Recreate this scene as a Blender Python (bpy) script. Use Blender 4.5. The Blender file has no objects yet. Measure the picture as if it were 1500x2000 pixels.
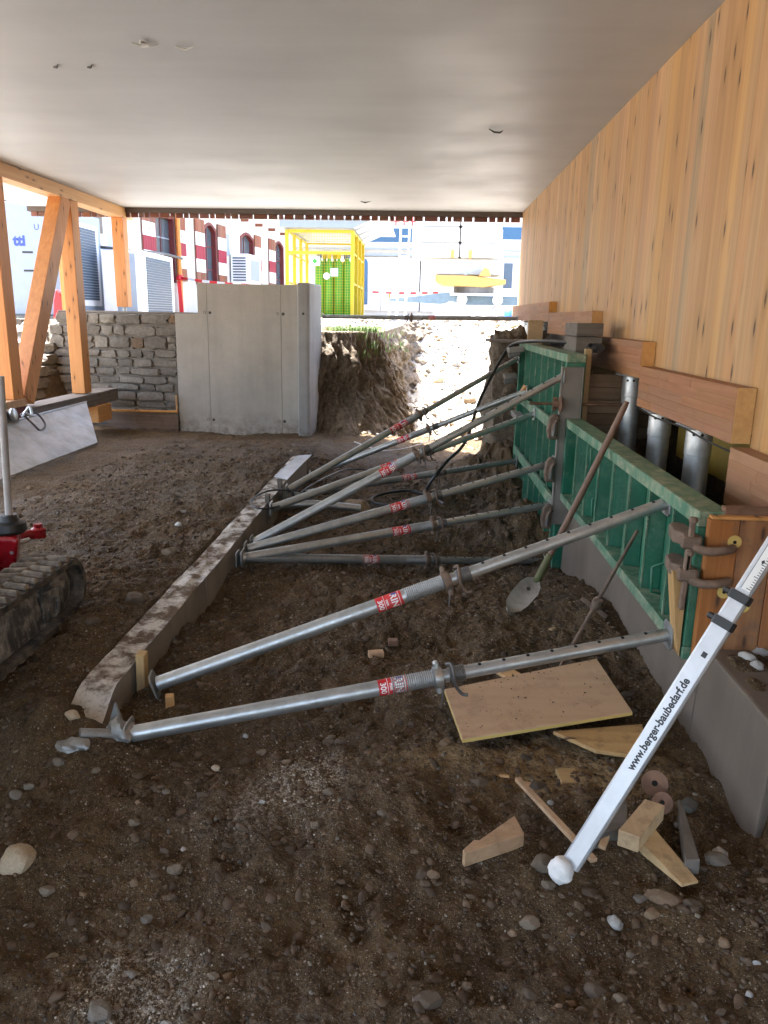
import bpy, bmesh, math, random
import numpy as np
from mathutils import Vector, Matrix

# ---------------------------------------------------------------- camera, sky, sun, exposure
SC = bpy.context.scene
COL = SC.collection
PI = math.pi
cam_d = bpy.data.cameras.new('camera'); cam = bpy.data.objects.new('camera', cam_d); COL.objects.link(cam)
right = Vector((0.99869918, 0.04771591, 0.01797603)); up = Vector((-0.02912195, 0.24438286, 0.96924142)); fwd = Vector((-0.04185521, 0.96850411, -0.24545454))
cam.matrix_world = Matrix(((right.x, up.x, -fwd.x, 0), (right.y, up.y, -fwd.y, 0), (right.z, up.z, -fwd.z, 1.6), (0, 0, 0, 1)))
cam_d.sensor_fit = 'VERTICAL'; cam_d.sensor_height = 36.0; cam_d.lens = 36.0 * 1502 / 2000
cam_d.clip_start = 0.02; cam_d.clip_end = 1500
SC.camera = cam

SUN_DIR = Vector((-0.34, 0.20, 0.91)).normalized()          # towards the sun
sun_el = math.asin(SUN_DIR.z); sun_az = math.atan2(SUN_DIR.x, SUN_DIR.y)
W = bpy.data.worlds.new('World'); SC.world = W; W.use_nodes = True
wt = W.node_tree; wt.nodes.clear()
sky = wt.nodes.new('ShaderNodeTexSky'); sky.sky_type = 'NISHITA'; sky.sun_disc = False
sky.sun_elevation = sun_el; sky.sun_rotation = sun_az; sky.air_density = 1.0; sky.dust_density = 4.0; sky.ozone_density = 1.0
bg = wt.nodes.new('ShaderNodeBackground'); bg.inputs['Strength'].default_value = 0.15
wo = wt.nodes.new('ShaderNodeOutputWorld')
wt.links.new(sky.outputs[0], bg.inputs[0]); wt.links.new(bg.outputs[0], wo.inputs[0])
sd = bpy.data.lights.new('sun', 'SUN'); sd.energy = 4.6; sd.angle = math.radians(0.53); sd.color = (1.0, 0.985, 0.96)
so = bpy.data.objects.new('sun', sd); COL.objects.link(so); so.rotation_euler = SUN_DIR.to_track_quat('Z', 'Y').to_euler()
SC.view_settings.view_transform = 'Standard'; SC.view_settings.look = 'None'
SC.view_settings.exposure = 3.15; SC.view_settings.gamma = 1.0; SC.view_settings.use_curve_mapping = False
SC.render.engine = 'CYCLES'
SC.cycles.max_bounces = 8; SC.cycles.diffuse_bounces = 6; SC.cycles.glossy_bounces = 4
SC.cycles.caustics_reflective = False; SC.cycles.caustics_refractive = False
SC.cycles.use_denoising = True; SC.cycles.sample_clamp_indirect = 6.0

rng = random.Random(7)
nr = np.random.default_rng(11)

# ---------------------------------------------------------------- mesh helpers
WLOC = {}
def tag(o, label=None, cat=None, group=None, kind=None):
    if label: o['label'] = label
    if cat: o['category'] = cat
    if group: o['group'] = group
    if kind: o['kind'] = kind
    return o
def thing(name, loc, label, cat, group=None):
    o = bpy.data.objects.new(name, None); COL.objects.link(o); o.location = loc; o.empty_display_size = 0.1
    WLOC[o] = Vector(loc); return tag(o, label, cat, group)
def frame(d, upv=(0, 0, 1)):
    d = Vector(d).normalized(); u = Vector(upv)
    if abs(d.dot(u)) > 0.98: u = Vector((0, 1, 0)) if abs(d.y) < 0.9 else Vector((1, 0, 0))
    s = d.cross(u).normalized(); u2 = s.cross(d).normalized()
    return d, s, u2
class MB:
    def __init__(s): s.v = []; s.f = []
    def add(s, vs, fs):
        o = len(s.v); s.v += [tuple(p) for p in vs]; s.f += [tuple(i + o for i in f) for f in fs]; return s
    def hexa(s, p):   # 8 points: bottom 4 ccw, top 4 ccw
        return s.add(p, [(3, 2, 1, 0), (4, 5, 6, 7), (0, 1, 5, 4), (1, 2, 6, 5), (2, 3, 7, 6), (3, 0, 4, 7)])
    def box(s, x0, x1, y0, y1, z0, z1):
        return s.hexa([(x0, y0, z0), (x1, y0, z0), (x1, y1, z0), (x0, y1, z0), (x0, y0, z1), (x1, y0, z1), (x1, y1, z1), (x0, y1, z1)])
    def rbox(s, c, size, d=(1, 0, 0), upv=(0, 0, 1)):
        d, sd_, u = frame(d, upv); c = Vector(c); a, b, h = size[0] / 2, size[1] / 2, size[2] / 2
        return s.hexa([c + d * x * a + sd_ * y * b + u * z * h for z in (-1, 1) for x, y in ((-1, 1), (1, 1), (1, -1), (-1, -1))])
    def beam(s, p0, p1, w, h, upv=(0, 0, 1)):
        p0 = Vector(p0); p1 = Vector(p1); d = p1 - p0
        return s.rbox((p0 + p1) / 2, (d.length, w, h), d, upv)
    def prism(s, poly, ext):
        n = len(poly); e = Vector(ext); a = [Vector(p) for p in poly]
        return s.add(a + [p + e for p in a], [tuple(range(n - 1, -1, -1)), tuple(range(n, 2 * n))] + [(i, (i + 1) % n, n + (i + 1) % n, n + i) for i in range(n)])
    def lathe(s, prof, p0, d, n=16, cap=True, upv=(0, 0, 1)):
        d, a, b = frame(d, upv); p0 = Vector(p0); vs = []; fs = []
        for r, t in prof:
            for k in range(n):
                an = 2 * PI * k / n; vs.append(p0 + d * t + a * (r * math.cos(an)) + b * (r * math.sin(an)))
        for i in range(len(prof) - 1):
            for k in range(n):
                k2 = (k + 1) % n; fs.append((i * n + k, (i + 1) * n + k, (i + 1) * n + k2, i * n + k2))
        if cap:
            fs.append(tuple(range(n))); fs.append(tuple((len(prof) - 1) * n + k for k in range(n - 1, -1, -1)))
        return s.add(vs, fs)
    def cyl(s, p0, p1, r, n=12, r2=None):
        p0 = Vector(p0); p1 = Vector(p1); L = (p1 - p0).length
        return s.lathe([(r, 0), (r if r2 is None else r2, L)], p0, p1 - p0, n)
    def tube(s, pts, r, n=8, cap=True):
        pts = [Vector(p) for p in pts]; vs = []; fs = []; m = len(pts); up_ = None
        for i, p in enumerate(pts):
            d = (pts[min(i + 1, m - 1)] - pts[max(i - 1, 0)])
            d = d.normalized() if d.length > 1e-9 else Vector((1, 0, 0))
            if up_ is None: _, a, b = frame(d)
            else:
                a = (up_ - d * up_.dot(d)); a = a.normalized() if a.length > 1e-6 else frame(d)[1]
                b = a.cross(d) * -1
            up_ = a; b = d.cross(a)
            rr = r[i] if isinstance(r, (list, tuple)) else r
            for k in range(n):
                an = 2 * PI * k / n; vs.append(p + a * (rr * math.cos(an)) + b * (rr * math.sin(an)))
        for i in range(m - 1):
            for k in range(n):
                k2 = (k + 1) % n; fs.append((i * n + k, i * n + k2, (i + 1) * n + k2, (i + 1) * n + k))
        if cap: fs.append(tuple(range(n - 1, -1, -1))); fs.append(tuple((m - 1) * n + k for k in range(n)))
        return s.add(vs, fs)
    def build(s, name, mat, parent=None, bevel=0, seg=1, smooth=None, loc=None, label=None, cat=None, group=None, kind=None, world=True):
        vs = np.array(s.v, dtype=float).reshape(-1, 3)
        if parent is not None:
            off = WLOC[parent]; base = Vector(loc) if loc is not None else Vector((0, 0, 0))
        else:
            off = Vector((0, 0, 0))
            if loc is None:
                lo = vs.min(0); hi = vs.max(0); base = Vector(((lo[0] + hi[0]) / 2, (lo[1] + hi[1]) / 2, lo[2]))
            else: base = Vector(loc)
        tot = off + base
        if world: vs = vs - np.array(tot)
        me = bpy.data.meshes.new(name)
        if bevel > 0:
            bm = bmesh.new(); bv = [bm.verts.new(p) for p in vs]
            for f in s.f:
                try: bm.faces.new([bv[i] for i in f])
                except ValueError: pass
            bm.normal_update()
            ed = [e for e in bm.edges if len(e.link_faces) == 2 and e.calc_face_angle(0) > 0.5]
            bmesh.ops.bevel(bm, geom=ed, offset=bevel, segments=seg, affect='EDGES', profile=0.6, clamp_overlap=True)
            bmesh.ops.recalc_face_normals(bm, faces=bm.faces)
            bm.to_mesh(me); bm.free()
        else:
            me.from_pydata([tuple(p) for p in vs], [], s.f)
        me.materials.append(mat)
        if smooth is not None:
            me.polygons.foreach_set('use_smooth', [True] * len(me.polygons))
            me.set_sharp_from_angle(angle=math.radians(smooth))
        me.update()
        o = bpy.data.objects.new(name, me); COL.objects.link(o); o.location = base
        if parent is not None: o.parent = parent
        WLOC[o] = tot
        return tag(o, label, cat, group, kind)
def copy_obj(o, parent, loc, rot=None, scale=None):
    c = o.copy(); COL.objects.link(c); c.parent = parent; c.location = loc
    if rot is not None: c.rotation_euler = rot
    if scale is not None: c.scale = scale
    WLOC[c] = (WLOC[parent] if parent is not None else Vector((0, 0, 0))) + Vector(loc)
    return c
def np_mesh(name, verts, faces, mat, smooth=True):
    me = bpy.data.meshes.new(name); nv = len(verts); nf, k = faces.shape
    me.vertices.add(nv); me.vertices.foreach_set('co', np.ascontiguousarray(verts, dtype=np.float32).ravel())
    me.loops.add(nf * k); me.loops.foreach_set('vertex_index', np.ascontiguousarray(faces, dtype=np.int32).ravel())
    me.polygons.add(nf); me.polygons.foreach_set('loop_start', np.arange(0, nf * k, k, dtype=np.int32))
    if smooth: me.polygons.foreach_set('use_smooth', np.ones(nf, dtype=bool))
    me.update(calc_edges=True); me.validate(); me.materials.append(mat); return me
def spline(pts, n=8):
    pts = [Vector(p) for p in pts]; out = []
    for i in range(len(pts) - 1):
        p0 = pts[max(i - 1, 0)]; p1 = pts[i]; p2 = pts[i + 1]; p3 = pts[min(i + 2, len(pts) - 1)]
        for k in range(n):
            t = k / n
            out.append(0.5 * ((2 * p1) + (p2 - p0) * t + (2 * p0 - 5 * p1 + 4 * p2 - p3) * t * t + (3 * p1 - p0 - 3 * p2 + p3) * t ** 3))
    out.append(pts[-1]); return out
def text_geo(s, size=1.0, bold=0.0, sx=1.0):
    cu = bpy.data.curves.new('lettering', 'FONT'); cu.body = s; cu.size = size; cu.align_x = 'CENTER'; cu.align_y = 'CENTER'; cu.offset = bold; cu.resolution_u = 3
    o = bpy.data.objects.new('lettering', cu); COL.objects.link(o)
    dg = bpy.context.evaluated_depsgraph_get(); me = o.evaluated_get(dg).to_mesh()
    vs = [(v.co.x * sx, v.co.y) for v in me.vertices]; fs = [tuple(p.vertices) for p in me.polygons]
    o.evaluated_get(dg).to_mesh_clear(); bpy.data.objects.remove(o); bpy.data.curves.remove(cu)
    return vs, fs

# ---------------------------------------------------------------- noise (numpy)
def _h(ix, iy, seed):
    n = (ix.astype(np.int64) * 374761393 + iy.astype(np.int64) * 668265263 + seed * 1442695041) & 0xFFFFFFFF
    n = ((n ^ (n >> 13)) * 1274126177) & 0xFFFFFFFF
    return ((n ^ (n >> 16)) & 0xFFFF) / 65535.0
def vnoise(x, y, seed=0):
    x = np.asarray(x, float); y = np.asarray(y, float)
    ix = np.floor(x); iy = np.floor(y); fx = x - ix; fy = y - iy
    ux = fx * fx * fx * (fx * (fx * 6 - 15) + 10); uy = fy * fy * fy * (fy * (fy * 6 - 15) + 10)
    a = _h(ix, iy, seed); b = _h(ix + 1, iy, seed); c = _h(ix, iy + 1, seed); d = _h(ix + 1, iy + 1, seed)
    return (a + (b - a) * ux + (c - a) * uy + (a - b - c + d) * ux * uy) * 2 - 1
def fbm(x, y, oct=4, seed=0, rough=0.5):
    r = 0; amp = 1; c, s_ = 0.8, 0.6
    for o in range(oct):
        r = r + amp * vnoise(x, y, seed + o * 17); x, y = (c * x - s_ * y) * 2.03 + 5.1, (s_ * x + c * y) * 2.03 - 3.7; amp *= rough
    return r
def ss(a, b, x):
    t = np.clip((np.asarray(x, float) - a) / (b - a), 0, 1); return t * t * (3 - 2 * t)
def gauss(x, y, cx, cy, rx, ry): return np.exp(-((x - cx) / rx) ** 2 - ((y - cy) / ry) ** 2)

# ---------------------------------------------------------------- material helpers
class NT:
    def __init__(s, name):
        s.m = bpy.data.materials.new(name); s.m.use_nodes = True; s.t = s.m.node_tree; s.t.nodes.clear()
        s.o = s.n('ShaderNodeOutputMaterial'); s.b = s.n('ShaderNodeBsdfPrincipled'); s.l(s.b.outputs[0], s.o.inputs[0])
    def n(s, t): return s.t.nodes.new(t)
    def l(s, a, b): s.t.links.new(a, b)
    def set(s, node, **k):
        for a, v in k.items():
            if hasattr(v, 'is_linked') or isinstance(v, bpy.types.NodeSocket): s.l(v, node.inputs[a])
            else: node.inputs[a].default_value = v
        return node
    def coord(s, scale=(1, 1, 1), rnd=True, which='Object'):
        tc = s.n('ShaderNodeTexCoord'); mp = s.n('ShaderNodeMapping'); s.l(tc.outputs[which], mp.inputs['Vector']); mp.inputs['Scale'].default_value = scale
        if rnd:
            oi = s.n('ShaderNodeObjectInfo'); mu = s.n('ShaderNodeVectorMath'); mu.operation = 'SCALE'; mu.inputs[0].default_value = (37.1, 53.7, 71.3); s.l(oi.outputs['Random'], mu.inputs['Scale'])
            s.l(mu.outputs[0], mp.inputs['Location'])
        return mp.outputs[0]
    def noise(s, vec, scale=1, detail=4, rough=0.55, dist=0):
        x = s.n('ShaderNodeTexNoise'); s.l(vec, x.inputs['Vector']); x.inputs['Scale'].default_value = scale; x.inputs['Detail'].default_value = detail; x.inputs['Roughness'].default_value = rough; x.inputs['Distortion'].default_value = dist
        return x.outputs['Fac']
    def vor(s, vec, scale=1, feat='F1', rand=1.0):
        x = s.n('ShaderNodeTexVoronoi'); x.feature = feat; s.l(vec, x.inputs['Vector']); x.inputs['Scale'].default_value = scale; x.inputs['Randomness'].default_value = rand
        return x.outputs
    def ramp(s, fac, stops, interp='LINEAR'):
        x = s.n('ShaderNodeValToRGB'); s.l(fac, x.inputs[0]); e = x.color_ramp.elements; x.color_ramp.interpolation = interp
        while len(e) < len(stops): e.new(0.5)
        for q, (p, c) in zip(e, stops): q.position = p; q.color = c if len(c) == 4 else (*c, 1)
        return x.outputs[0]
    def mapr(s, fac, a, b, c=0.0, d=1.0):
        x = s.n('ShaderNodeMapRange'); s.l(fac, x.inputs[0]); x.inputs[1].default_value = a; x.inputs[2].default_value = b; x.inputs[3].default_value = c; x.inputs[4].default_value = d
        return x.outputs[0]
    def math(s, op, a, b=None):
        x = s.n('ShaderNodeMath'); x.operation = op
        for i, q in enumerate((a, b)):
            if q is None: continue
            if isinstance(q, (int, float)): x.inputs[i].default_value = q
            else: s.l(q, x.inputs[i])
        return x.outputs[0]
    def mix(s, fac, a, b, blend='MIX'):
        x = s.n('ShaderNodeMix'); x.data_type = 'RGBA'; x.blend_type = blend
        for i, q in ((0, fac), (6, a), (7, b)):
            if isinstance(q, (int, float)): x.inputs[i].default_value = q
            elif isinstance(q, (tuple, list)): x.inputs[i].default_value = (*q, 1) if len(q) == 3 else q
            else: s.l(q, x.inputs[i])
        return x.outputs[2]
    def bump(s, h, strength=0.3, dist=0.01, normal=None):
        x = s.n('ShaderNodeBump'); s.l(h, x.inputs['Height']); x.inputs['Strength'].default_value = strength; x.inputs['Distance'].default_value = dist
        if normal is not None: s.l(normal, x.inputs['Normal'])
        return x.outputs[0]
    def rand(s): return s.n('ShaderNodeObjectInfo').outputs['Random']
    def fin(s, color=None, rough=None, metal=None, normal=None, spec=None):
        for k, v in (('Base Color', color), ('Roughness', rough), ('Metallic', metal), ('Normal', normal), ('Specular IOR Level', spec)):
            if v is None: continue
            if isinstance(v, (int, float)): s.b.inputs[k].default_value = v
            elif isinstance(v, (tuple, list)): s.b.inputs[k].default_value = (*v, 1)
            else: s.l(v, s.b.inputs[k])
        return s.m
def plain(name, col, rough=0.6, metal=0.0, var=0.15, scale=6.0, bump=0.0):
    t = NT(name); v = t.coord(); nz = t.noise(v, scale, 5, 0.6)
    c = t.mix(t.mapr(nz, 0.3, 0.7), tuple(x * (1 - var) for x in col), tuple(min(1, x * (1 + var)) for x in col))
    return t.fin(c, t.mapr(nz, 0.2, 0.8, rough - 0.08, rough + 0.08), metal, t.bump(nz, bump, 0.01) if bump else None)
def wood(name, light, dark, axis='Z', vary=0.3, rough=0.6, knots=0.5, knotcol=(0.06, 0.025, 0.01), dirt=0.0, gscale=1.0, dirtcol=(0.05, 0.035, 0.022), grey=0.0, ksz=1.0, dscale=1.0):
    t = NT(name); sc = {'X': (0.9, 26, 26), 'Y': (26, 0.9, 26), 'Z': (26, 26, 0.9)}[axis]
    sc = tuple(q * gscale for q in sc)
    v = t.coord(sc); g = t.noise(v, 1.0, 6, 0.62, 0.6)
    v2 = t.coord(tuple(q * 0.22 for q in sc)); g2 = t.noise(v2, 1.0, 3, 0.5)
    c = t.mix(t.mapr(g, 0.32, 0.68), dark, light)
    c = t.mix(t.math('MULTIPLY', t.mapr(g2, 0.35, 0.7), 0.45), c, tuple(0.6 * a + 0.25 * b for a, b in zip(dark, light)))
    r = t.rand()
    hsv = t.n('ShaderNodeHueSaturation'); t.l(c, hsv.inputs['Color']); t.l(t.mapr(r, 0, 1, 1 - vary, 1 + vary * 0.55), hsv.inputs['Value'])
    rr = t.math('FRACT', t.math('MULTIPLY', r, 7.31)); t.l(t.mapr(rr, 0, 1, 0.5 - vary * 0.04, 0.5 + vary * 0.03), hsv.inputs['Hue']); t.l(t.mapr(t.math('FRACT', t.math('MULTIPLY', r, 13.7)), 0, 1, 1 - vary * 0.7, 1 + vary * 0.3), hsv.inputs['Saturation'])
    c = hsv.outputs[0]
    if grey: c = t.mix(t.math('MULTIPLY', t.mapr(t.noise(v2, 2.5, 4), 0.4, 0.65), grey), c, (0.16, 0.145, 0.125))
    if knots:
        ks = {'X': (3.5, 13, 13), 'Y': (13, 3.5, 13), 'Z': (13, 13, 3.5)}[axis]; ks = tuple(q / ksz for q in ks)
        kv = t.coord(ks); sx = t.n('ShaderNodeSeparateXYZ'); t.l(kv, sx.inputs[0]); cx = t.n('ShaderNodeCombineXYZ')
        ac, al = {'X': ((1, 2), 0), 'Y': ((0, 2), 1), 'Z': ((0, 1), 2)}[axis]
        t.l(t.math('ADD', sx.outputs[ac[0]], sx.outputs[ac[1]]), cx.inputs[0]); t.l(sx.outputs[al], cx.inputs[1])
        vn = t.n('ShaderNodeTexVoronoi'); vn.voronoi_dimensions = '2D'; t.l(cx.outputs[0], vn.inputs['Vector']); vn.inputs['Scale'].default_value = 1.0; d = vn.outputs
        sep = t.n('ShaderNodeSeparateColor'); t.l(d['Color'], sep.inputs[0])
        on = t.math('LESS_THAN', sep.outputs[0], knots)
        core = t.math('MULTIPLY', t.mapr(d['Distance'], 0.05, 0.13, 1, 0), on); halo = t.math('MULTIPLY', t.mapr(d['Distance'], 0.08, 0.38, 0.5, 0), on)
        c = t.mix(halo, c, tuple(q * 0.55 for q in dark)); c = t.mix(core, c, knotcol)
    if dirt:
        dn = t.noise(t.coord((3 * dscale,) * 3), 2.0, 8, 0.75); c = t.mix(t.math('MULTIPLY', t.mapr(dn, 0.5, 0.64), dirt), c, dirtcol)
    return t.fin(c, t.mapr(g, 0, 1, rough + 0.1, rough - 0.05), 0, t.bump(g, 0.12, 0.004))
def steel(name, col=(0.52, 0.54, 0.54), rough=0.38, metal=0.85, dirt=0.35, dirtcol=(0.16, 0.14, 0.11)):
    t = NT(name); v = t.coord((1, 1, 1)); n1 = t.noise(v, 9, 6, 0.65); n2 = t.noise(v, 45, 3, 0.6); sp = t.vor(v, 60)
    c = t.mix(t.mapr(n1, 0.3, 0.7), tuple(q * 0.72 for q in col), tuple(q * 1.15 for q in col)); c = t.mix(t.math('MULTIPLY', t.mapr(sp['Distance'], 0, 0.8), 0.2), c, tuple(q * 0.6 for q in col))
    dm = t.math('MULTIPLY', t.mapr(t.noise(v, 5, 8, 0.72), 0.47, 0.66), dirt); c = t.mix(dm, c, dirtcol)
    me = t.mapr(dm, 0, 1, metal, 0.0)
    return t.fin(c, t.mapr(n2, 0.2, 0.8, rough - 0.1, rough + 0.14), me, t.bump(n2, 0.06, 0.003))
def concrete(name, col, var=0.25, stain=0.4, rough=0.85, streak=True, mud=None):
    t = NT(name); v = t.coord((1, 1, 1)); n1 = t.noise(v, 1.6, 8, 0.62); n2 = t.noise(v, 40, 4, 0.6); vs_ = t.coord((5, 5, 0.5)); n3 = t.noise(vs_, 1.0, 6, 0.6); pit = t.vor(v, 34)
    c = t.mix(t.mapr(n1, 0.3, 0.7), tuple(q * (1 - var) for q in col), tuple(q * (1 + var) for q in col))
    if streak: c = t.mix(t.math('MULTIPLY', t.mapr(n3, 0.42, 0.68), stain), c, tuple(q * 0.55 for q in col))
    c = t.mix(t.math('MULTIPLY', t.mapr(n2, 0.3, 0.75), 0.25), c, tuple(q * 0.7 for q in col))
    sep = t.n('ShaderNodeSeparateColor'); t.l(pit['Color'], sep.inputs[0])
    pm = t.math('MULTIPLY', t.math('LESS_THAN', sep.outputs[0], 0.10), t.mapr(pit['Distance'], 0.06, 0.14, 1, 0)); c = t.mix(pm, c, tuple(q * 0.25 for q in col))
    if mud:
        sx = t.n('ShaderNodeSeparateXYZ'); t.l(t.coord((1, 1, 1), rnd=False), sx.inputs[0]); mz = t.math('MULTIPLY', t.mapr(sx.outputs[2], mud[0], mud[1], 1, 0), t.mapr(t.noise(v, 7, 8, 0.75), 0.42, 0.6)); c = t.mix(t.math('MULTIPLY', mz, 0.8), c, (0.12, 0.085, 0.055))
    return t.fin(c, rough, 0, t.bump(n2, 0.15, 0.004))
def worn_paint(name, col, wearcol, amount=0.35, rough=0.5, fine=True):
    t = NT(name); v = t.coord((1, 1, 1)); n1 = t.noise(v, 7, 8, 0.75); n2 = t.noise(v, 30, 6, 0.7); st = t.noise(t.coord((14, 14, 2)), 1.0, 6, 0.7)
    c = t.mix(t.mapr(t.noise(v, 3, 4), 0.3, 0.7), tuple(q * 0.7 for q in col), tuple(q * 1.2 for q in col))
    m = t.math('MULTIPLY', t.mapr(n1, 0.48, 0.68), amount); c = t.mix(m, c, wearcol)
    c = t.mix(t.math('MULTIPLY', t.mapr(st, 0.5, 0.7), amount * 0.6), c, wearcol)
    c = t.mix(t.math('MULTIPLY', t.mapr(n2, 0.64, 0.7), amount * 0.8), c, tuple(min(1, q * 1.6) for q in wearcol))
    return t.fin(c, t.mapr(n1, 0.3, 0.7, rough - 0.1, rough + 0.2), 0, t.bump(n2, 0.08, 0.003))

# ---------------------------------------------------------------- materials
M = {}
M['wall'] = wood('spruce_board', (0.57, 0.345, 0.155), (0.46, 0.245, 0.095), 'Z', 0.12, 0.55, 0.28, (0.06, 0.03, 0.015), grey=0.12, ksz=1.35)
M['wall_grey'] = wood('stained_spruce_board', (0.46, 0.32, 0.18), (0.36, 0.235, 0.125), 'Z', 0.07, 0.55, 0.30, (0.05, 0.03, 0.018), grey=0.3, ksz=1.5)
M['glulam'] = wood('glulam_stave', (0.40, 0.20, 0.095), (0.29, 0.125, 0.055), 'Y', 0.12, 0.6, 0.06, dirt=0.12)
M['post'] = wood('oiled_timber', (0.68, 0.29, 0.05), (0.52, 0.19, 0.026), 'Z', 0.15, 0.5, 0.22, (0.05, 0.015, 0.006))
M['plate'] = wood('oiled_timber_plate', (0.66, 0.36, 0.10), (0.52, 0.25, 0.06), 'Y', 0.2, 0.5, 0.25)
M['greywood'] = wood('weathered_timber', (0.22, 0.19, 0.16), (0.12, 0.10, 0.085), 'Y', 0.25, 0.8, 0.15, grey=0.5, dirt=0.3)
M['greywoodx'] = wood('weathered_timber_end', (0.20, 0.175, 0.15), (0.10, 0.085, 0.07), 'X', 0.25, 0.8, 0.15, grey=0.5, dirt=0.3)
M['freshx'] = wood('fresh_timber', (0.62, 0.42, 0.22), (0.48, 0.29, 0.13), 'X', 0.25, 0.65, 0.1, dirt=0.55, dscale=2.5, dirtcol=(0.2, 0.125, 0.07))
M['freshz'] = wood('fresh_timber_upright', (0.62, 0.42, 0.20), (0.46, 0.27, 0.11), 'Z', 0.25, 0.65, 0.2, dirt=0.2)
M['freshy'] = wood('fresh_timber_long', (0.60, 0.40, 0.19), (0.44, 0.26, 0.11), 'Y', 0.25, 0.65, 0.1, dirt=0.55, dscale=2.5, dirtcol=(0.2, 0.125, 0.07))
M['brownx'] = wood('brown_board', (0.20, 0.12, 0.075), (0.12, 0.065, 0.038), 'X', 0.25, 0.75, 0.15, dirt=0.45)
M['shutter_board'] = wood('dim_board', (0.30, 0.19, 0.105), (0.20, 0.115, 0.06), 'X', 0.25, 0.7, 0.15, dirt=0.3)
M['endboard'] = wood('used_form_board', (0.38, 0.18, 0.065), (0.24, 0.095, 0.033), 'Z', 0.3, 0.6, 0.35, dirt=0.75, dirtcol=(0.12, 0.085, 0.06))
M['ply'] = wood('plywood_face', (0.55, 0.365, 0.215), (0.46, 0.285, 0.155), 'X', 0.1, 0.7, 0, dirt=0.4, gscale=0.35, dscale=1.2, dirtcol=(0.24, 0.15, 0.085))
M['plyedge'] = plain('plywood_edge', (0.55, 0.40, 0.12), 0.7)
M['handle'] = wood('worn_handle', (0.24, 0.13, 0.075), (0.14, 0.07, 0.04), 'Z', 0.1, 0.55, 0.05, dirt=0.35)
M['steel'] = steel('galvanised_steel')
M['steel_mud'] = steel('muddy_galvanised_steel', (0.36, 0.37, 0.37), 0.5, 0.75, 0.6)
M['steel_dark'] = steel('worn_dark_steel', (0.16, 0.155, 0.15), 0.5, 0.7, 0.5, (0.11, 0.085, 0.065))
M['pile'] = steel('pile_steel', (0.62, 0.63, 0.64), 0.4, 0.7, 0.35, (0.22, 0.21, 0.19))
M['rust'] = plain('rusty_iron', (0.16, 0.088, 0.055), 0.85, 0.0, 0.5, 14, 0.3)
M['cast'] = plain('dusty_cast_iron', (0.165, 0.115, 0.085), 0.75, 0.2, 0.35, 20, 0.2)
M['waler'] = concrete('dusty_channel_steel', (0.21, 0.19, 0.165), 0.2, 0.4, 0.7)
M['green'] = worn_paint('green_form_paint', (0.006, 0.12, 0.066), (0.17, 0.25, 0.18), 0.42)
M['green_dust'] = worn_paint('dusty_green_paint', (0.06, 0.17, 0.105), (0.33, 0.34, 0.235), 1.0, 0.6)  # dust colour for the rails, also the painted highlight on rib edges
M['conc'] = concrete('fair_faced_concrete', (0.44, 0.405, 0.35), 0.13, 0.32, mud=(0.15, 0.62))
M['conc_col'] = concrete('column_concrete', (0.33, 0.325, 0.315), 0.2, 0.35, mud=(0.1, 0.6))
M['conc_dark'] = concrete('damp_footing_concrete', (0.15, 0.118, 0.09), 0.22, 0.45, 0.7)
M['conc_hole'] = plain('tie_hole', (0.07, 0.063, 0.055), 0.9)
M['mortar'] = concrete('mortar', (0.20, 0.178, 0.148), 0.25, 0.3)
M['black'] = plain('black_rubber', (0.012, 0.012, 0.013), 0.45)
M['blackdull'] = plain('dark_void', (0.006, 0.006, 0.006), 0.9)
M['hole'] = plain('pin_hole', (0.008, 0.008, 0.008), 0.9)
M['redlab_faded'] = worn_paint('faded_red_label', (0.50, 0.05, 0.05), (0.5, 0.42, 0.40), 0.9, 0.5)
M['redlab'] = worn_paint('red_label', (0.60, 0.012, 0.016), (0.45, 0.30, 0.28), 0.22, 0.4)
M['white_ink'] = plain('white_ink', (0.8, 0.8, 0.8), 0.5, 0, 0.05)
M['black_ink'] = plain('black_ink', (0.015, 0.015, 0.02), 0.5, 0, 0.05)
M['blue_ink'] = plain('blue_ink', (0.03, 0.06, 0.3), 0.5, 0, 0.05)
M['alu'] = plain('brushed_aluminium', (0.46, 0.47, 0.49), 0.34, 0.4, 0.16, 9)
M['alu_strip'] = plain('scale_strip', (0.72, 0.72, 0.70), 0.45, 0, 0.04)
M['white_panel'] = worn_paint('white_laminate', (0.44, 0.43, 0.43), (0.26, 0.225, 0.18), 0.5, 0.45)
M['yellow'] = plain('yellow_enamel', (0.52, 0.38, 0.006), 0.45, 0, 0.08)
M['yelloworange'] = plain('crane_yellow', (0.46, 0.27, 0.075), 0.5, 0, 0.15)
M['yellowdull'] = plain('ochre_panel', (0.22, 0.14, 0.015), 0.6, 0, 0.3)
M['white'] = plain('white_enamel', (0.78, 0.79, 0.80), 0.45, 0, 0.04)
M['white_conc'] = concrete('pale_ballast_concrete', (0.62, 0.61, 0.58), 0.1, 0.15)
M['bluegrey'] = plain('blue_grey_cladding', (0.24, 0.285, 0.34), 0.5, 0, 0.06)
M['grille'] = plain('grey_blue_fins', (0.055, 0.085, 0.125), 0.5, 0, 0.1)
M['bottle'] = plain('green_gas_bottle', (0.035, 0.28, 0.02), 0.4, 0, 0.1)
M['glass'] = plain('window_glass', (0.07, 0.09, 0.11), 0.12, 0, 0.1)
M['blueglass'] = plain('blue_glazing', (0.03, 0.09, 0.18), 0.2, 0, 0.1)
M['redframe'] = plain('oxblood_frame', (0.13, 0.022, 0.02), 0.5, 0, 0.2)
M['shut_wood'] = wood('shutter_wood', (0.28, 0.10, 0.045), (0.20, 0.06, 0.028), 'Z', 0.25, 0.6, 0)
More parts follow.
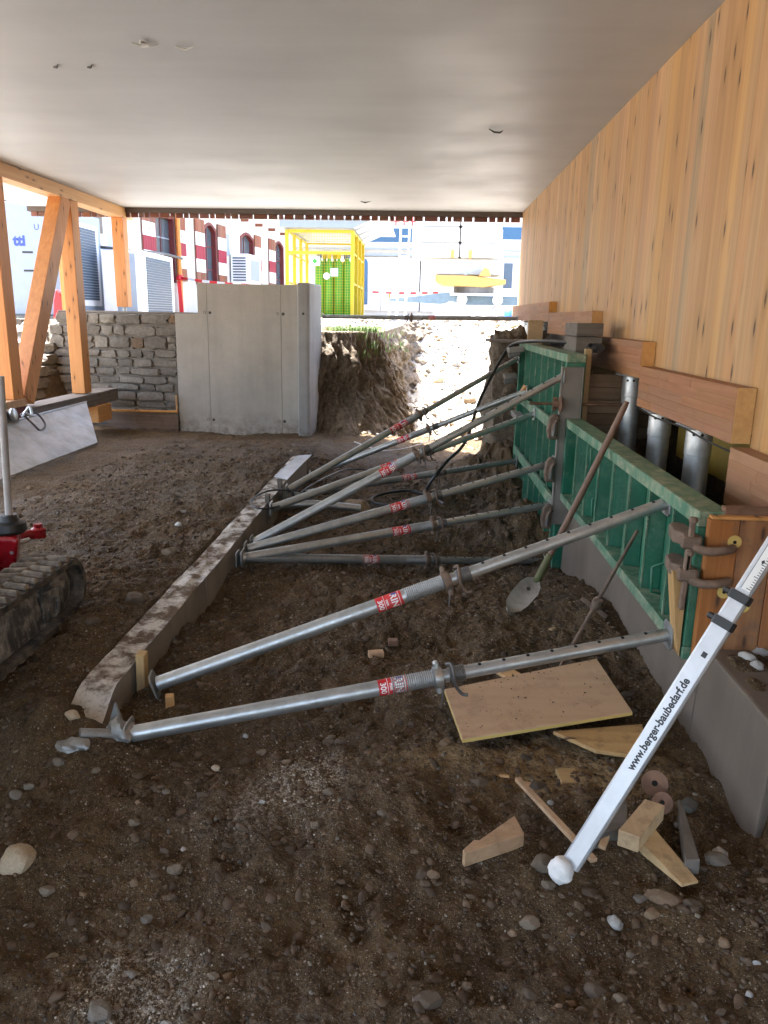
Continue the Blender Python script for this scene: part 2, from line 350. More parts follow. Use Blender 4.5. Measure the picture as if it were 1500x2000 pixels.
M['shut_red'] = plain('shutter_red', (0.26, 0.008, 0.03), 0.55, 0, 0.15)
M['shut_white'] = plain('shutter_white', (0.75, 0.74, 0.72), 0.55, 0, 0.05)
M['render'] = concrete('lime_render', (0.66, 0.62, 0.56), 0.1, 0.2)
M['tape_red'] = plain('tape_red', (0.65, 0.02, 0.025), 0.5)
M['machine_red'] = plain('machine_red', (0.28, 0.006, 0.012), 0.28, 0, 0.2)
M['fascia'] = wood('larch_slat', (0.20, 0.075, 0.04), (0.12, 0.04, 0.02), 'X', 0.3, 0.7, 0)
M['trim'] = plain('brown_trim', (0.09, 0.065, 0.05), 0.6)
M['leaf'] = plain('grass_blade', (0.12, 0.20, 0.05), 0.6, 0, 0.4, 3)
M['plastic_sheet'] = plain('clear_film', (0.55, 0.58, 0.62), 0.2, 0, 0.1)
M['plaster'] = plain('white_plaster', (0.72, 0.71, 0.69), 0.9, 0, 0.15, 20, 0.5)
M['bluebarrel'] = plain('blue_plastic', (0.03, 0.14, 0.5), 0.4)
M['orange'] = plain('orange_marker', (0.70, 0.22, 0.04), 0.5)

# painted ceiling
t = NT('painted_soffit'); v = t.coord((1, 1, 1), rnd=False); st = t.noise(t.coord((0.35, 2.6, 1), rnd=False), 1.0, 6, 0.6); n1 = t.noise(v, 1.1, 5, 0.55)
c = t.mix(t.mapr(st, 0.36, 0.66), (0.51, 0.545, 0.585), (0.555, 0.59, 0.63)); c = t.mix(t.math('MULTIPLY', t.mapr(n1, 0.5, 0.72), 0.35), c, (0.44, 0.475, 0.51))
M['ceiling'] = t.fin(c, t.mapr(n1, 0.3, 0.7, 0.42, 0.55), 0, t.bump(t.noise(t.coord((0.5, 4, 1), rnd=False), 1.0, 4, 0.5), 0.06, 0.02, t.bump(t.noise(v, 60, 5, 0.7), 0.12, 0.004)), spec=0.5)

# soil: colour from a wet/dry noise, painted hollow shade, plus stain masks stored on the ground (R powder, G sawdust, B sandy, A outside gravel)
def soil(name, attr=True, pale=0.0):
    t = NT(name); v = t.coord((1, 1, 1), rnd=False)
    n1 = t.noise(v, 2.2, 8, 0.65); n2 = t.noise(v, 17, 8, 0.7); n3 = t.noise(v, 95, 5, 0.7); cell = t.vor(v, 110); cell2 = t.vor(v, 42)
    c = t.mix(t.mapr(n1, 0.33, 0.68), (0.030, 0.0172, 0.0062), (0.104, 0.064, 0.0265))
    c = t.mix(t.math('MULTIPLY', t.mapr(n2, 0.40, 0.72), 0.6), c, (0.158, 0.101, 0.047))
    c = t.mix(t.math('MULTIPLY', t.mapr(n3, 0.5, 0.72), 0.5), c, (0.21, 0.14, 0.08))
    c = t.mix(t.math('MULTIPLY', t.mapr(n3, 0.46, 0.28), 0.9), c, (0.014, 0.008, 0.004))  # shade of small hollows painted into the colour, following the fine bump noise
    s1 = t.n('ShaderNodeSeparateColor'); t.l(cell['Color'], s1.inputs[0])
    grit = t.math('MULTIPLY', t.math('GREATER_THAN', s1.outputs[0], 0.90), t.mapr(cell['Distance'], 0.25, 0.42, 1, 0))
    c = t.mix(t.math('MULTIPLY', grit, 0.8), c, t.ramp(s1.outputs[1], [(0, (0.12, 0.10, 0.08)), (0.6, (0.27, 0.23, 0.18)), (1, (0.5, 0.47, 0.42))]))
    if pale: c = t.mix(t.math('MULTIPLY', t.mapr(n2, 0.3, 0.62), pale), c, (0.27, 0.225, 0.175))
    if attr:
        at = t.n('ShaderNodeAttribute'); at.attribute_name = 'stain'; s2 = t.n('ShaderNodeSeparateColor'); t.l(at.outputs['Color'], s2.inputs[0])
        sp = t.math('MULTIPLY', s2.outputs[0], t.mapr(t.noise(v, 75, 6, 0.85), 0.48, 0.60)); c = t.mix(t.math('MINIMUM', sp, 0.9), c, (0.52, 0.47, 0.39))
        sg = t.math('MULTIPLY', s2.outputs[1], t.mapr(t.noise(v, 45, 6, 0.8), 0.38, 0.60)); c = t.mix(t.math('MINIMUM', sg, 0.85), c, (0.36, 0.25, 0.125))
        sb = t.math('MULTIPLY', s2.outputs[2], t.mapr(n2, 0.25, 0.6)); c = t.mix(t.math('MINIMUM', sb, 0.5), c, (0.105, 0.061, 0.031))
        sa = t.math('MULTIPLY', at.outputs['Alpha'], t.mapr(n2, 0.2, 0.5)); c = t.mix(sa, c, t.mix(t.mapr(n3, 0.35, 0.65), (0.27, 0.24, 0.20), (0.48, 0.455, 0.41)))
    s3 = t.vor(v, 260); s4 = t.n('ShaderNodeSeparateColor'); t.l(s3['Color'], s4.inputs[0]); c = t.mix(t.math('MULTIPLY', t.math('MULTIPLY', t.math('GREATER_THAN', s4.outputs[0], 0.86), t.mapr(s3['Distance'], 0.3, 0.45, 1, 0)), 0.8), c, t.ramp(s4.outputs[1], [(0, (0.16, 0.12, 0.08)), (0.7, (0.33, 0.28, 0.21)), (1, (0.55, 0.52, 0.46))]))
    h = t.math('ADD', t.math('MULTIPLY', n2, 1.0), t.math('MULTIPLY', n3, 0.35)); h = t.math('ADD', h, t.math('MULTIPLY', cell2['Distance'], 0.35))
    return t.fin(c, t.mapr(n1, 0.3, 0.7, 0.72, 0.95), 0, t.bump(h, 1.0, 0.022), spec=0.3)
M['soil'] = soil('brown_soil'); M['bank'] = soil('bank_soil', False, 0.7)
def stonemat(name, a, b, dirt=0.6):
    t = NT(name); v = t.coord((1, 1, 1)); n1 = t.noise(v, 22, 6, 0.65); n2 = t.noise(v, 90, 4, 0.7)
    c = t.mix(t.mapr(n1, 0.32, 0.68), a, b); c = t.mix(t.math('MULTIPLY', t.mapr(n2, 0.5, 0.7), 0.4), c, tuple(q * 0.5 for q in a))
    hsv = t.n('ShaderNodeHueSaturation'); t.l(c, hsv.inputs['Color']); t.l(t.mapr(t.rand(), 0, 1, 0.7, 1.15), hsv.inputs['Value'])
    dn = t.noise(v, 9, 7, 0.75); dc = t.mix(t.math('MULTIPLY', t.mapr(dn, 0.44, 0.62), dirt), hsv.outputs[0], (0.085, 0.052, 0.028))
    return t.fin(dc, 0.8, 0, t.bump(n2, 0.2, 0.004))
M['st_a'] = stonemat('ochre_stone', (0.30, 0.225, 0.14), (0.52, 0.43, 0.31), 0.25); M['st_b'] = stonemat('grey_brown_stone', (0.13, 0.10, 0.07), (0.24, 0.19, 0.135))
M['st_g'] = stonemat('grey_stone', (0.125, 0.11, 0.09), (0.23, 0.20, 0.165)); M['st_o'] = stonemat('brown_stone', (0.16, 0.10, 0.055), (0.30, 0.20, 0.12))
M['st_w'] = stonemat('white_stone', (0.36, 0.35, 0.33), (0.54, 0.53, 0.50), 0.3); M['st_d'] = stonemat('dirt_crusted_stone', (0.065, 0.045, 0.028), (0.14, 0.10, 0.068))
M['st_k'] = stonemat('dark_greenish_stone', (0.06, 0.065, 0.055), (0.11, 0.115, 0.095)); M['st_t'] = stonemat('tan_stone', (0.20, 0.135, 0.075), (0.32, 0.225, 0.135))
M['masonry'] = stonemat('masonry_stone', (0.13, 0.114, 0.09), (0.255, 0.225, 0.183), 0.15)
# loose gravel with a colour of its own per pebble
t = NT('loose_gravel'); at = t.n('ShaderNodeAttribute'); at.attribute_name = 'tint'; nz = t.noise(t.coord((1, 1, 1), rnd=False), 120, 3)
M['gravel'] = t.fin(t.mix(t.mapr(nz, 0.3, 0.7, 0, 0.5), at.outputs['Color'], (0.05, 0.035, 0.022)), 0.85)

# ---------------------------------------------------------------- ground
def gz_base(X, Y):
    X = np.asarray(X, float); Y = np.asarray(Y, float)
    # right of the kerb: working trench, sinking towards the far end
    tr = -0.02 - 0.13 * ss(4.2, 5.4, Y) * ss(-1.2, 0.6, X) - 0.12 * ss(5.0, 6.2, Y) * ss(-0.5, 0.9, X) - 0.06 * ss(4.5, 6, Y) - 0.20 * ss(8.2, 12.0, Y)
    tr = tr + 0.30 * gauss(X, Y, 0.95, 6.75, 0.42, 0.55) + 0.52 * gauss(X, Y, 1.05, 8.9, 0.75, 0.9) + 0.10 * gauss(X, Y, 0.2, 7.8, 0.7, 0.5)
    tr = tr + 0.05 * gauss(X, Y, 1.05, 4.4, 0.2, 0.6) + 0.05 * gauss(X, Y, -0.2, 6.2, 0.6, 0.25)
    # left of the kerb
    lf = 0.125 - 0.40 * ss(8.3, 12.2, Y) + 0.05 * gauss(X, Y, -1.75, 4.2, 0.35, 0.6) + 0.05 * gauss(X, Y, -1.55, 3.15, 0.12, 0.5)
    lf = lf + 0.12 * gauss(X, Y, -5.2, 11.6, 0.6, 1.0) - 0.055 * ss(-2.7, -3.4, X) * (1 - ss(9, 11, Y))
    kl = ss(-1.235, -1.315, X) * ss(2.25, 2.75, Y + 0.25 * (X + 1.3))
    far = ss(7.9, 8.6, Y)
    kl = kl * (1 - far) + far * ss(-0.5, -1.6, X)
    z = tr * (1 - kl) + lf * kl
    z = z + 0.045 * gauss(X, Y, -1.05, 3.0, 0.22, 0.7) + 0.175 * gauss(X, Y, -1.27, 2.48, 0.18, 0.15) + 0.035 * gauss(X, Y, -1.0, 2.15, 0.35, 0.25) + 0.03 * gauss(X, Y, -0.3, 2.2, 0.5, 0.3) - 0.03 * gauss(X, Y, 0.55, 1.72, 0.3, 0.12) + 0.04 * gauss(X, Y, 1.0, 1.75, 0.22, 0.2)
    # behind the footing on the right
    rt = np.where(Y < 2.87, ss(1.162, 1.192, X), ss(1.20, 1.30, X)) * ss(2.16, 2.40, Y)
    z = z * (1 - rt) + (0.375 - 0.04 * ss(2.7, 2.9, Y) - 0.25 * ss(3.2, 3.9, Y)) * rt
    rb = ss(1.05, 1.5, X) * (1 - ss(2.0, 2.3, Y)); z = z + 0.10 * rb
    deep = ss(2.1, 2.5, X) * ss(2.8, 3.4, Y); z = z * (1 - deep) + 1.22 * deep
    # trench ramp and outside level
    out = 1.36 + 0.14 * ss(14, 20, Y)
    ramp = -0.42 + (out + 0.45) * ss(13.2, 21.5, Y) ** 0.9
    inr = ss(-1.5, -0.75, X - 0.10 * (Y - 13.5)) * (1 - ss(1.0, 1.9, X - 0.02 * (Y - 13)))
    o = ss(12.75, 13.3, Y)
    z = z * (1 - o) + (out * (1 - inr) + ramp * inr) * o
    # right soil face left standing under the far pads
    rc = ss(0.98, 1.12, X) * ss(9.4, 9.9, Y) * (1 - ss(12.0, 12.8, Y)); z = z * (1 - rc) + 1.30 * rc
    # left of the building
    lo = ss(-5.5, -6.1, X) * (1 - o); z = z * (1 - lo) + (0.12 + 1.3 * ss(11.2, 12.9, Y)) * lo
    return z
def gz(X, Y, fine=True):
    X = np.asarray(X, float); Y = np.asarray(Y, float)
    z = gz_base(X, Y)
    out = ss(12.9, 14, Y)
    fl = ss(-1.4, -1.7, X)
    z = z + (1 - out) * ss(-1.35, -1.6, X) * 0.022 * fbm(X * 1.1, Y * 5.5, 5, 131) + 0.024 * fbm(X * 1.7, Y * 1.7, 4, 3) + (0.018 - 0.009 * fl * (1 - out) + 0.05 * out) * fbm(X * 5, Y * 4.2, 4, 9, 0.55)
    rg = 1 - np.abs(fbm(X * 7 + 3, Y * 7, 3, 31)); z = z + 0.010 * (rg - 0.6) * (1 - 0.4 * fl)
    heap = np.clip(gauss(X, Y, 0.95, 6.75, 0.6, 0.7) + gauss(X, Y, 1.0, 8.9, 0.8, 1.0), 0, 1)
    z = z + heap * 0.07 * fbm(X * 6, Y * 6, 4, 77)
    if fine:
        w1 = vnoise(X * 22, Y * 22, 41); w2 = vnoise(X * 48, Y * 48, 43)
        z = z + 0.009 * fbm(X * 11, Y * 11, 4, 51, 0.62) + 0.006 * np.clip(w1 - 0.25, 0, 1) * 2 + 0.0032 * np.clip(w2 - 0.1, 0, 1) * 2
    return z
PRINTS = [(-0.55, 2.05, 0.5), (-0.15, 1.85, 0.3), (0.12, 2.25, 0.9), (-0.85, 2.2, 1.2), (-0.2, 3.1, 0.2), (0.1, 3.75, 0.6), (-0.45, 3.9, -0.3), (0.35, 4.35, 0.1), (-0.6, 4.4, 0.5), (0.15, 1.62, 1.4), (-1.6, 4.6, 0.4), (-1.9, 5.1, 0.2), (-2.2, 5.8, -0.2), (-1.7, 6.1, 0.3)]
def prints(X, Y):
    z = np.zeros_like(X)
    for px, py, an in PRINTS:
        c_, s_ = math.cos(an), math.sin(an); u = (X - px) * c_ + (Y - py) * s_; v = -(X - px) * s_ + (Y - py) * c_
        sole = np.exp(-((np.abs(v + 0.05) / 0.085) ** 6) - (np.abs(u) / 0.045) ** 6); heel = np.exp(-((np.abs(v - 0.095) / 0.04) ** 6) - (np.abs(u) / 0.036) ** 6); rim = np.exp(-(((np.sqrt((u / 0.075) ** 2 + (v / 0.165) ** 2) - 1) / 0.25) ** 2))
        z += -0.013 * np.maximum(sole, heel) * (1 + 0.25 * np.sin(v * 260)) + 0.006 * rim
    return z
def gh(x, y): return float(gz(np.array([x]), np.array([y]))[0])
ys = [-60, -25, -12, -8, -5, -3, -1.5, -0.5, 0.2, 0.7, 1.0, 1.15]; y = 1.25
while y < 26: ys.append(y); y += max(0.0095, 0.0058 * y)
while y < 60: ys.append(y); y += 0.6
ys += [70, 90, 130, 200, 320, 500]
xs = [-400, -200, -90, -50, -30, -22, -16, -13, -11, -9.5, -8.5] + list(np.arange(-8, -3.4, 0.06)) + list(np.arange(-3.4, -1.95, 0.025)) + list(np.arange(-1.95, 1.6, 0.0125)) + list(np.arange(1.6, 3, 0.05)) + [3.2, 3.6, 4.5, 6, 8, 11, 15, 22, 35, 60, 120, 250, 400]
XX, YY = np.meshgrid(np.array(xs), np.array(ys)); nyr, nxc = XX.shape
ZZ = gz(XX, YY) + prints(XX, YY)
kb = (XX > -1.345) & (XX < -1.185) & (YY > 2.575) & (YY < 8.1); ZZ = np.where(kb, np.minimum(ZZ, 0.10), ZZ)
ZZ = np.where((XX > 1.10) & ((XX < 1.163) | ((XX < 1.335) & (YY > 2.885))) & (YY > 2.2) & (YY < 6.3), np.minimum(ZZ, 0.2), ZZ)
gv = np.stack([XX.ravel(), YY.ravel(), ZZ.ravel()], 1)
ii = np.arange((nyr - 1) * (nxc - 1)); ii = ii // (nxc - 1) * nxc + ii % (nxc - 1)
gf = np.stack([ii, ii + 1, ii + nxc + 1, ii + nxc], 1)
me = np_mesh('ground', gv, gf, M['soil'])
fx, fy = gv[:, 0], gv[:, 1]; nbl = 0.5 + 0.5 * fbm(fx * 4, fy * 4, 4, 61)
pow_ = 2.6 * gauss(fx, fy, -0.36, 2.41, 0.085, 0.12) + 0.5 * gauss(fx, fy, -0.33, 2.38, 0.17, 0.2) + 2.4 * gauss(fx, fy, -0.66, 1.52, 0.10, 0.08) + 0.6 * gauss(fx, fy, -0.66, 1.52, 0.2, 0.15) + 0.5 * gauss(fx, fy, -0.5, 2.2, 0.25, 0.15) + 0.4 * gauss(fx, fy, -0.1, 1.45, 0.5, 0.15) + 0.35 * gauss(fx, fy, -2.6, 7.2, 0.6, 0.4) + 0.5 * gauss(fx, fy, -1.9, 6.3, 0.35, 0.5) + 0.35 * gauss(fx, fy, -0.9, 10.3, 0.7, 1.0)
saw = 1.3 * gauss(fx, fy, 0.48, 2.57, 0.38, 0.16) + 0.7 * gauss(fx, fy, 0.2, 2.62, 0.3, 0.15) + 0.5 * gauss(fx, fy, 0.85, 2.6, 0.2, 0.25)
strk = np.clip(0.5 + 0.9 * fbm(fx * 0.9, fy * 5.5, 4, 71), 0, 1)
pow_ = pow_ + 0.4 * ss(-1.4, -2.0, fx) * ss(5, 6, fy) * (1 - ss(8, 9.5, fy)) * np.clip(strk * 2 - 1.2, 0, 1)
sand = strk * (0.9 * ss(-1.3, -1.9, fx) * ss(5.0, 6.5, fy) * (1 - ss(10.5, 11.8, fy)) * np.clip(nbl * 1.5 - 0.2, 0, 1) + 0.5 * gauss(fx, fy, -0.6, 9.5, 0.8, 1.4) + 0.35 * ss(8, 10, fy) * ss(-1, 0.6, fx))
outm = ss(13.2, 14.5, fy) + ss(-5.8, -6.3, fx)
st = np.stack([np.clip(pow_ * (0.35 + 1.1 * nbl), 0, 1), np.clip(saw * (0.4 + nbl), 0, 1), np.clip(sand, 0, 1), np.clip(outm, 0, 1)], 1).astype(np.float32)
a = me.color_attributes.new('stain', 'FLOAT_COLOR', 'POINT'); a.data.foreach_set('color', st.ravel())
o = bpy.data.objects.new('ground', me); COL.objects.link(o); tag(o, kind='structure')

# earth bank: cut face behind the concrete wall, turning along the far trench
def bank_mesh():
    edge = spline([(-2.2, 13.05), (-1.75, 13.05), (-1.2, 13.15), (-0.86, 13.55), (-0.72, 14.4), (-0.6, 16), (-0.35, 18.5), (0.0, 21)], 26)
    n = len(edge); m = 46; vs = np.zeros((n, m, 3))
    for i, e in enumerate(edge):
        d = (edge[min(i + 1, n - 1)] - edge[max(i - 1, 0)]).normalized() if True else 0
        nx, ny = d.y, -d.x
        top = 1.36 + 0.14 * float(ss(14, 20, e.y)); 
        for j in range(m):
            t_ = j / (m - 1)
            if t_ < 0.22: off = -0.75 * (1 - t_ / 0.22); z = top
            else:
                q = (t_ - 0.22) / 0.78; off = 0.05 + 0.62 * q ** 1.5 + 0.14 * math.sin(q * 5 + i * 0.05) * q; flo = float(gz_base(np.array([e.x + nx * 0.6]), np.array([e.y + ny * 0.6]))[0]); z = top + (min(flo, top - .3) - 0.08 - top) * (q ** 0.92)
            vs[i, j] = (e.x + nx * off, e.y + ny * off, z)
    sarr = np.arange(n)[:, None] * 0.05 + np.zeros((1, m)); tarr = np.arange(m)[None, :] * 0.05 + np.zeros((n, 1))
    face = np.clip((np.arange(m) / (m - 1) - 0.2) * 6, 0.12, 1)[None, :]
    d1 = (0.11 * fbm(sarr * 1.6, tarr * 1.2, 4, 5, 0.6) + 0.05 * fbm(sarr * 6, tarr * 2.5, 4, 15, 0.65)) * face
    vs[:, :, 0] += d1 * 0.9; vs[:, :, 1] -= d1 * 0.8; vs[:, :, 2] += d1 * 0.25
    # finer surface by bilinear upsampling plus fine noise
    def up(a):
        b = np.zeros((a.shape[0] * 2 - 1, a.shape[1] * 2 - 1, 3)); b[::2, ::2] = a; b[1::2, ::2] = (a[1:] + a[:-1]) / 2; b[:, 1::2] = (b[:, :-1:2] + b[:, 2::2]) / 2; return b
    v = up(vs); N, Mm = v.shape[:2]
    sa, ta = np.meshgrid(np.arange(N) * 0.025, np.arange(Mm) * 0.025, indexing='ij')
    f2 = np.clip((np.arange(Mm) / (Mm - 1) - 0.2) * 6, 0.3, 1)[None, :]; d2 = 0.03 * fbm(sa * 9, ta * 5, 4, 25, 0.7) * f2
    v[:, :, 0] += d2; v[:, :, 1] -= d2
    ii = np.arange((N - 1) * (Mm - 1)); ii = ii // (Mm - 1) * Mm + ii % (Mm - 1)
    return v.reshape(-1, 3), np.stack([ii, ii + 1, ii + Mm + 1, ii + Mm], 1)
bv_, bf_ = bank_mesh(); o = bpy.data.objects.new('earth_bank', np_mesh('earth_bank', bv_, bf_, M['bank'])); COL.objects.link(o); tag(o, kind='structure')
BANK = bv_
# soil pillar left standing under the far pads
def lumpy(c, size, seed, k=14, amp=0.12, top_flat=True):
    bm = bmesh.new(); bmesh.ops.create_cube(bm, size=1); bmesh.ops.subdivide_edges(bm, edges=bm.edges[:], cuts=k, use_grid_fill=True)
    co = np.array([v.co[:] for v in bm.verts]); fs = [tuple(v.index for v in f.verts) for f in bm.faces]; bm.free()
    co = co * np.array(size) + np.array(c)
    n1 = fbm(co[:, 0] * 4 + co[:, 2] * 3, co[:, 1] * 4 - co[:, 2] * 3, 4, seed, .6); d = (co - np.array(c)); d /= np.linalg.norm(d, axis=1)[:, None]
    return co + d * (n1 * amp)[:, None], fs
vs_, fs_ = lumpy((1.22, 10.0, 0.55), (0.62, 1.1, 1.62), 4); mb = MB().add(vs_, fs_)
o = mb.build('earth_pillar', M['bank'], smooth=60); tag(o, kind='structure')

# ---------------------------------------------------------------- loose gravel on the soil
def ico(sub):
    bm = bmesh.new(); bmesh.ops.create_icosphere(bm, subdivisions=sub, radius=1); v = np.array([q.co[:] for q in bm.verts]); f = np.array([[q.index for q in p.verts] for p in bm.faces]); bm.free(); return v, f
IV, IF = ico(1); IV2, IF2 = ico(2); IV3, IF3 = ico(3)
def gravel(name, n, region, smin, smax, seed, palette, dens=None, V=IV, F=IF, sink=0.25):
    r = np.random.default_rng(seed); P_ = []
    x0, x1, y0, y1 = region
    x = r.uniform(x0, x1, n * 3)
    y = y0 * (y1 / y0) ** r.uniform(0, 1, n * 3)
    keep = ~((x > -1.36) & (x < -1.17) & (y > 2.4) & (y < 8.2)) & ~((x > 1.08) & (x < 1.36) & (y > 2.2))
    keep &= np.abs(x - 0.05 * y) < 0.56 * y + 0.7
    if dens is not None: keep &= r.uniform(0, 1, n * 3) < dens(x, y)
    x = x[keep][:n]; y = y[keep][:n]; k = len(x)
    s = smin * (smax / smin) ** (r.uniform(0, 1, k) ** 2.2) * (0.6 + 0.16 * y)
    z = gz(x, y)
    sc = s[:, None] * np.stack([r.uniform(0.8, 1.4, k), r.uniform(0.6, 1.1, k), r.uniform(0.4, 0.8, k)], 1)
    an = r.uniform(0, 2 * PI, k); ca, sa = np.cos(an), np.sin(an); nv = len(V)
    pv = V[None] * sc[:, None, :] * (1 + r.uniform(-0.22, 0.22, (k, nv, 1)))
    tl = r.uniform(-0.4, 0.4, k)[:, None]; pz = pv[:, :, 2] + pv[:, :, 0] * tl
    px = pv[:, :, 0] * ca[:, None] - pv[:, :, 1] * sa[:, None]; py = pv[:, :, 0] * sa[:, None] + pv[:, :, 1] * ca[:, None]
    vv = np.stack([px + x[:, None], py + y[:, None], pz + (z + sc[:, 2] * sink)[:, None]], 2).reshape(-1, 3)
    ff = (F[None] + (np.arange(k) * nv)[:, None, None]).reshape(-1, 3)
    me = np_mesh(name, vv, ff, M['gravel'], smooth=False)
    pal = np.array(palette); cc = pal[r.integers(0, len(pal), k)] * r.uniform(0.6, 1.3, (k, 1)); cc = np.concatenate([cc, np.ones((k, 1))], 1)
    a = me.color_attributes.new('tint', 'FLOAT_COLOR', 'POINT'); a.data.foreach_set('color', np.repeat(cc, nv, 0).astype(np.float32).ravel())
    o = bpy.data.objects.new(name, me); COL.objects.link(o); return tag(o, kind='stuff')
brown = [(0.085, 0.05, 0.026), (0.12, 0.074, 0.04), (0.06, 0.035, 0.018), (0.155, 0.105, 0.062)]; pale = [(0.22, 0.19, 0.15), (0.30, 0.27, 0.22), (0.17, 0.14, 0.10), (0.14, 0.13, 0.12), (0.25, 0.20, 0.13)]
gravel('soil_crumbs', 30000, (-3.2, 1.6, 1.15, 8), 0.0022, 0.011, 21, brown + brown + [pale[2]])
gravel('soil_clods', 5200, (-3.2, 1.6, 1.15, 9), 0.006, 0.022, 26, [(0.10, 0.062, 0.034), (0.13, 0.085, 0.05), (0.085, 0.05, 0.027)], dens=lambda x, y: 1 - 0.85 * ss(-1.3, -1.6, x) * ss(4.2, 5.2, y), V=IV2, F=IF2, sink=-0.15)
gravel('fine_gravel', 7500, (-3.0, 1.6, 1.2, 9), 0.002, 0.0085, 22, pale + brown[:2])
gravel('powder_grit', 6500, (-1.2, 0.4, 1.3, 2.8), 0.0014, 0.006, 25, [(0.52, 0.47, 0.39), (0.42, 0.37, 0.29), (0.62, 0.58, 0.5)], dens=lambda x, y: np.clip(1.2 * gauss(x, y, -0.36, 2.41, 0.10, 0.15) + 1.2 * gauss(x, y, -0.66, 1.52, 0.12, 0.10), 0, 1) * 3)
gravel('kerb_gravel', 700, (-1.19, -0.9, 2.7, 6), 0.004, 0.012, 23, pale[3:] + brown)
gravel('ramp_rubble', 3000, (-1.6, 2.2, 12.5, 24), 0.004, 0.028, 24, [(0.4, 0.35, 0.28), (0.3, 0.22, 0.12), (0.48, 0.44, 0.38), (0.2, 0.15, 0.1)])

# ---------------------------------------------------------------- building overhead: soffit, timber wall, pads, piles
CZ = 3.255
mb = MB(); mb.box(-6.5, 8.5, -4.5, 13.1, CZ, CZ + 0.4); o = mb.build('ceiling', M['ceiling']); tag(o, kind='structure')
def scuff(x, y, pts, mat):
    mb = MB(); mb.tube([(x + a, y + b, CZ - 0.004 - c_) for a, b, c_ in pts], [0.004] + [0.009] * (len(pts) - 2) + [0.003], 5)
    ch = mb.build('scuff', mat, bpy.data.objects['ceiling'])
WLOC[bpy.data.objects['ceiling']] = Vector(bpy.data.objects['ceiling'].location)
pl = plain('lifted_paint', (0.5, 0.5, 0.49), 0.6); dk = plain('soffit_mark', (0.05, 0.045, 0.04), 0.8)
scuff(-1.88, 5.35, [(0, 0, 0), (0.05, 0.03, .01), (0.1, 0.02, .012), (0.16, 0.03, 0)], pl); scuff(-1.80, 5.28, [(0, 0, 0.03), (0.0, 0.0, .015), (0.02, 0.08, 0)], pl)
scuff(-1.62, 5.42, [(0, 0, 0), (0.06, 0.02, .01), (0.12, 0.0, 0)], pl)
scuff(-2.62, 5.85, [(0, 0, 0), (0.03, -0.02, .006), (0.06, -0.06, 0)], dk); scuff(-2.38, 5.85, [(0, 0, 0), (0.03, -0.02, .006), (0.06, -0.06, 0)], dk)
scuff(0.55, 7.55, [(0, 0, 0), (0.05, 0.03, .02), (0.1, 0.0, .03), (0.13, 0.06, 0)], dk); scuff(-0.95, 12.1, [(0, 0, 0), (0.06, 0.03, .012), (0.14, 0.0, 0)], dk)

fa = thing('slatted_fascia', (-2, 13.2, 3.02), 'dark brown trim with short reddish slats under the far edge of the soffit', 'fascia')
mb = MB(); mb.box(-6.5, 1.6, 13.102, 13.20, CZ - 0.075, CZ + 0.3); mb.build('trim_rail', M['trim'], fa)
x = -6.45; mbs = None
sl = MB(); sl.box(-0.5, 0.5, -0.03, 0.03, -0.035, 0.035); sl0 = None
while x < 1.5:
    w = rng.choice([0.065, 0.10, 0.10, 0.14, 0.14, 0.21]); 
    if sl0 is None:
        sl0 = sl.build('slat', M['fascia'], fa, loc=Vector((x + w / 2, 13.16, CZ - 0.112)) - Vector((-2, 13.2, 3.02)), world=False); s_ = sl0
    else: s_ = copy_obj(sl0, fa, Vector((x + w / 2, 13.16, CZ - 0.112)) - Vector((-2, 13.2, 3.02)))
    s_.scale = (w, 1, 1); x += w + 0.028
mb = MB(); mb.box(-6.45, 1.55, 13.19, 13.197, CZ - 0.079, CZ - 0.0755); mb.build('batten', M['trim'], fa)

WX = 1.55
tw = thing('timber_wall', (1.6, 5, 1.0), 'long pale spruce wall of upright boards running back along the right side', 'wall')
bdat = [(-3, 3.66, 0.82), (3.66, 5.28, 1.10), (5.28, 6.9, 1.27), (6.9, 9.28, 1.5), (9.28, 13.2, 1.62)]
bcache = {}; y = -2.6
while y < 13.08:
    w = min(rng.choice([0.08, 0.10, 0.12, 0.14, 0.17]), 13.1 - y); zb = [z for a, b, z in bdat if a <= y + w / 2 < b][0]
    loc = Vector((WX + rng.uniform(0, 0.0008), y + w / 2, zb)) - Vector((1.6, 5, 1.0)); gm = 'wall_grey' if (4.72 < y < 4.86 or 7.75 < y < 7.9 or rng.random() < 0.05) else 'wall'; key = (round(w, 3), zb, gm)
    if key not in bcache:
        mb = MB(); mb.box(0, 0.08, -w / 2 + 0.0003, w / 2 - 0.0003, 0, CZ - 0.002 - zb); bcache[key] = mb.build('board', M[gm], tw, loc=loc, world=False)
    else: copy_obj(bcache[key], tw, loc)
    y += w
# building body behind the boards and floor slab
mb = MB(); mb.box(WX + 0.085, 8.4, -2.5, 13.05, 1.68, CZ - 0.003); mb.build('wall_core', M['shutter_board'], tw)
mb = MB(); mb.box(WX + 0.12, 8.4, -2.5, 13.05, 1.25, 1.675); mb.build('floor_slab', M['conc_dark'], tw)

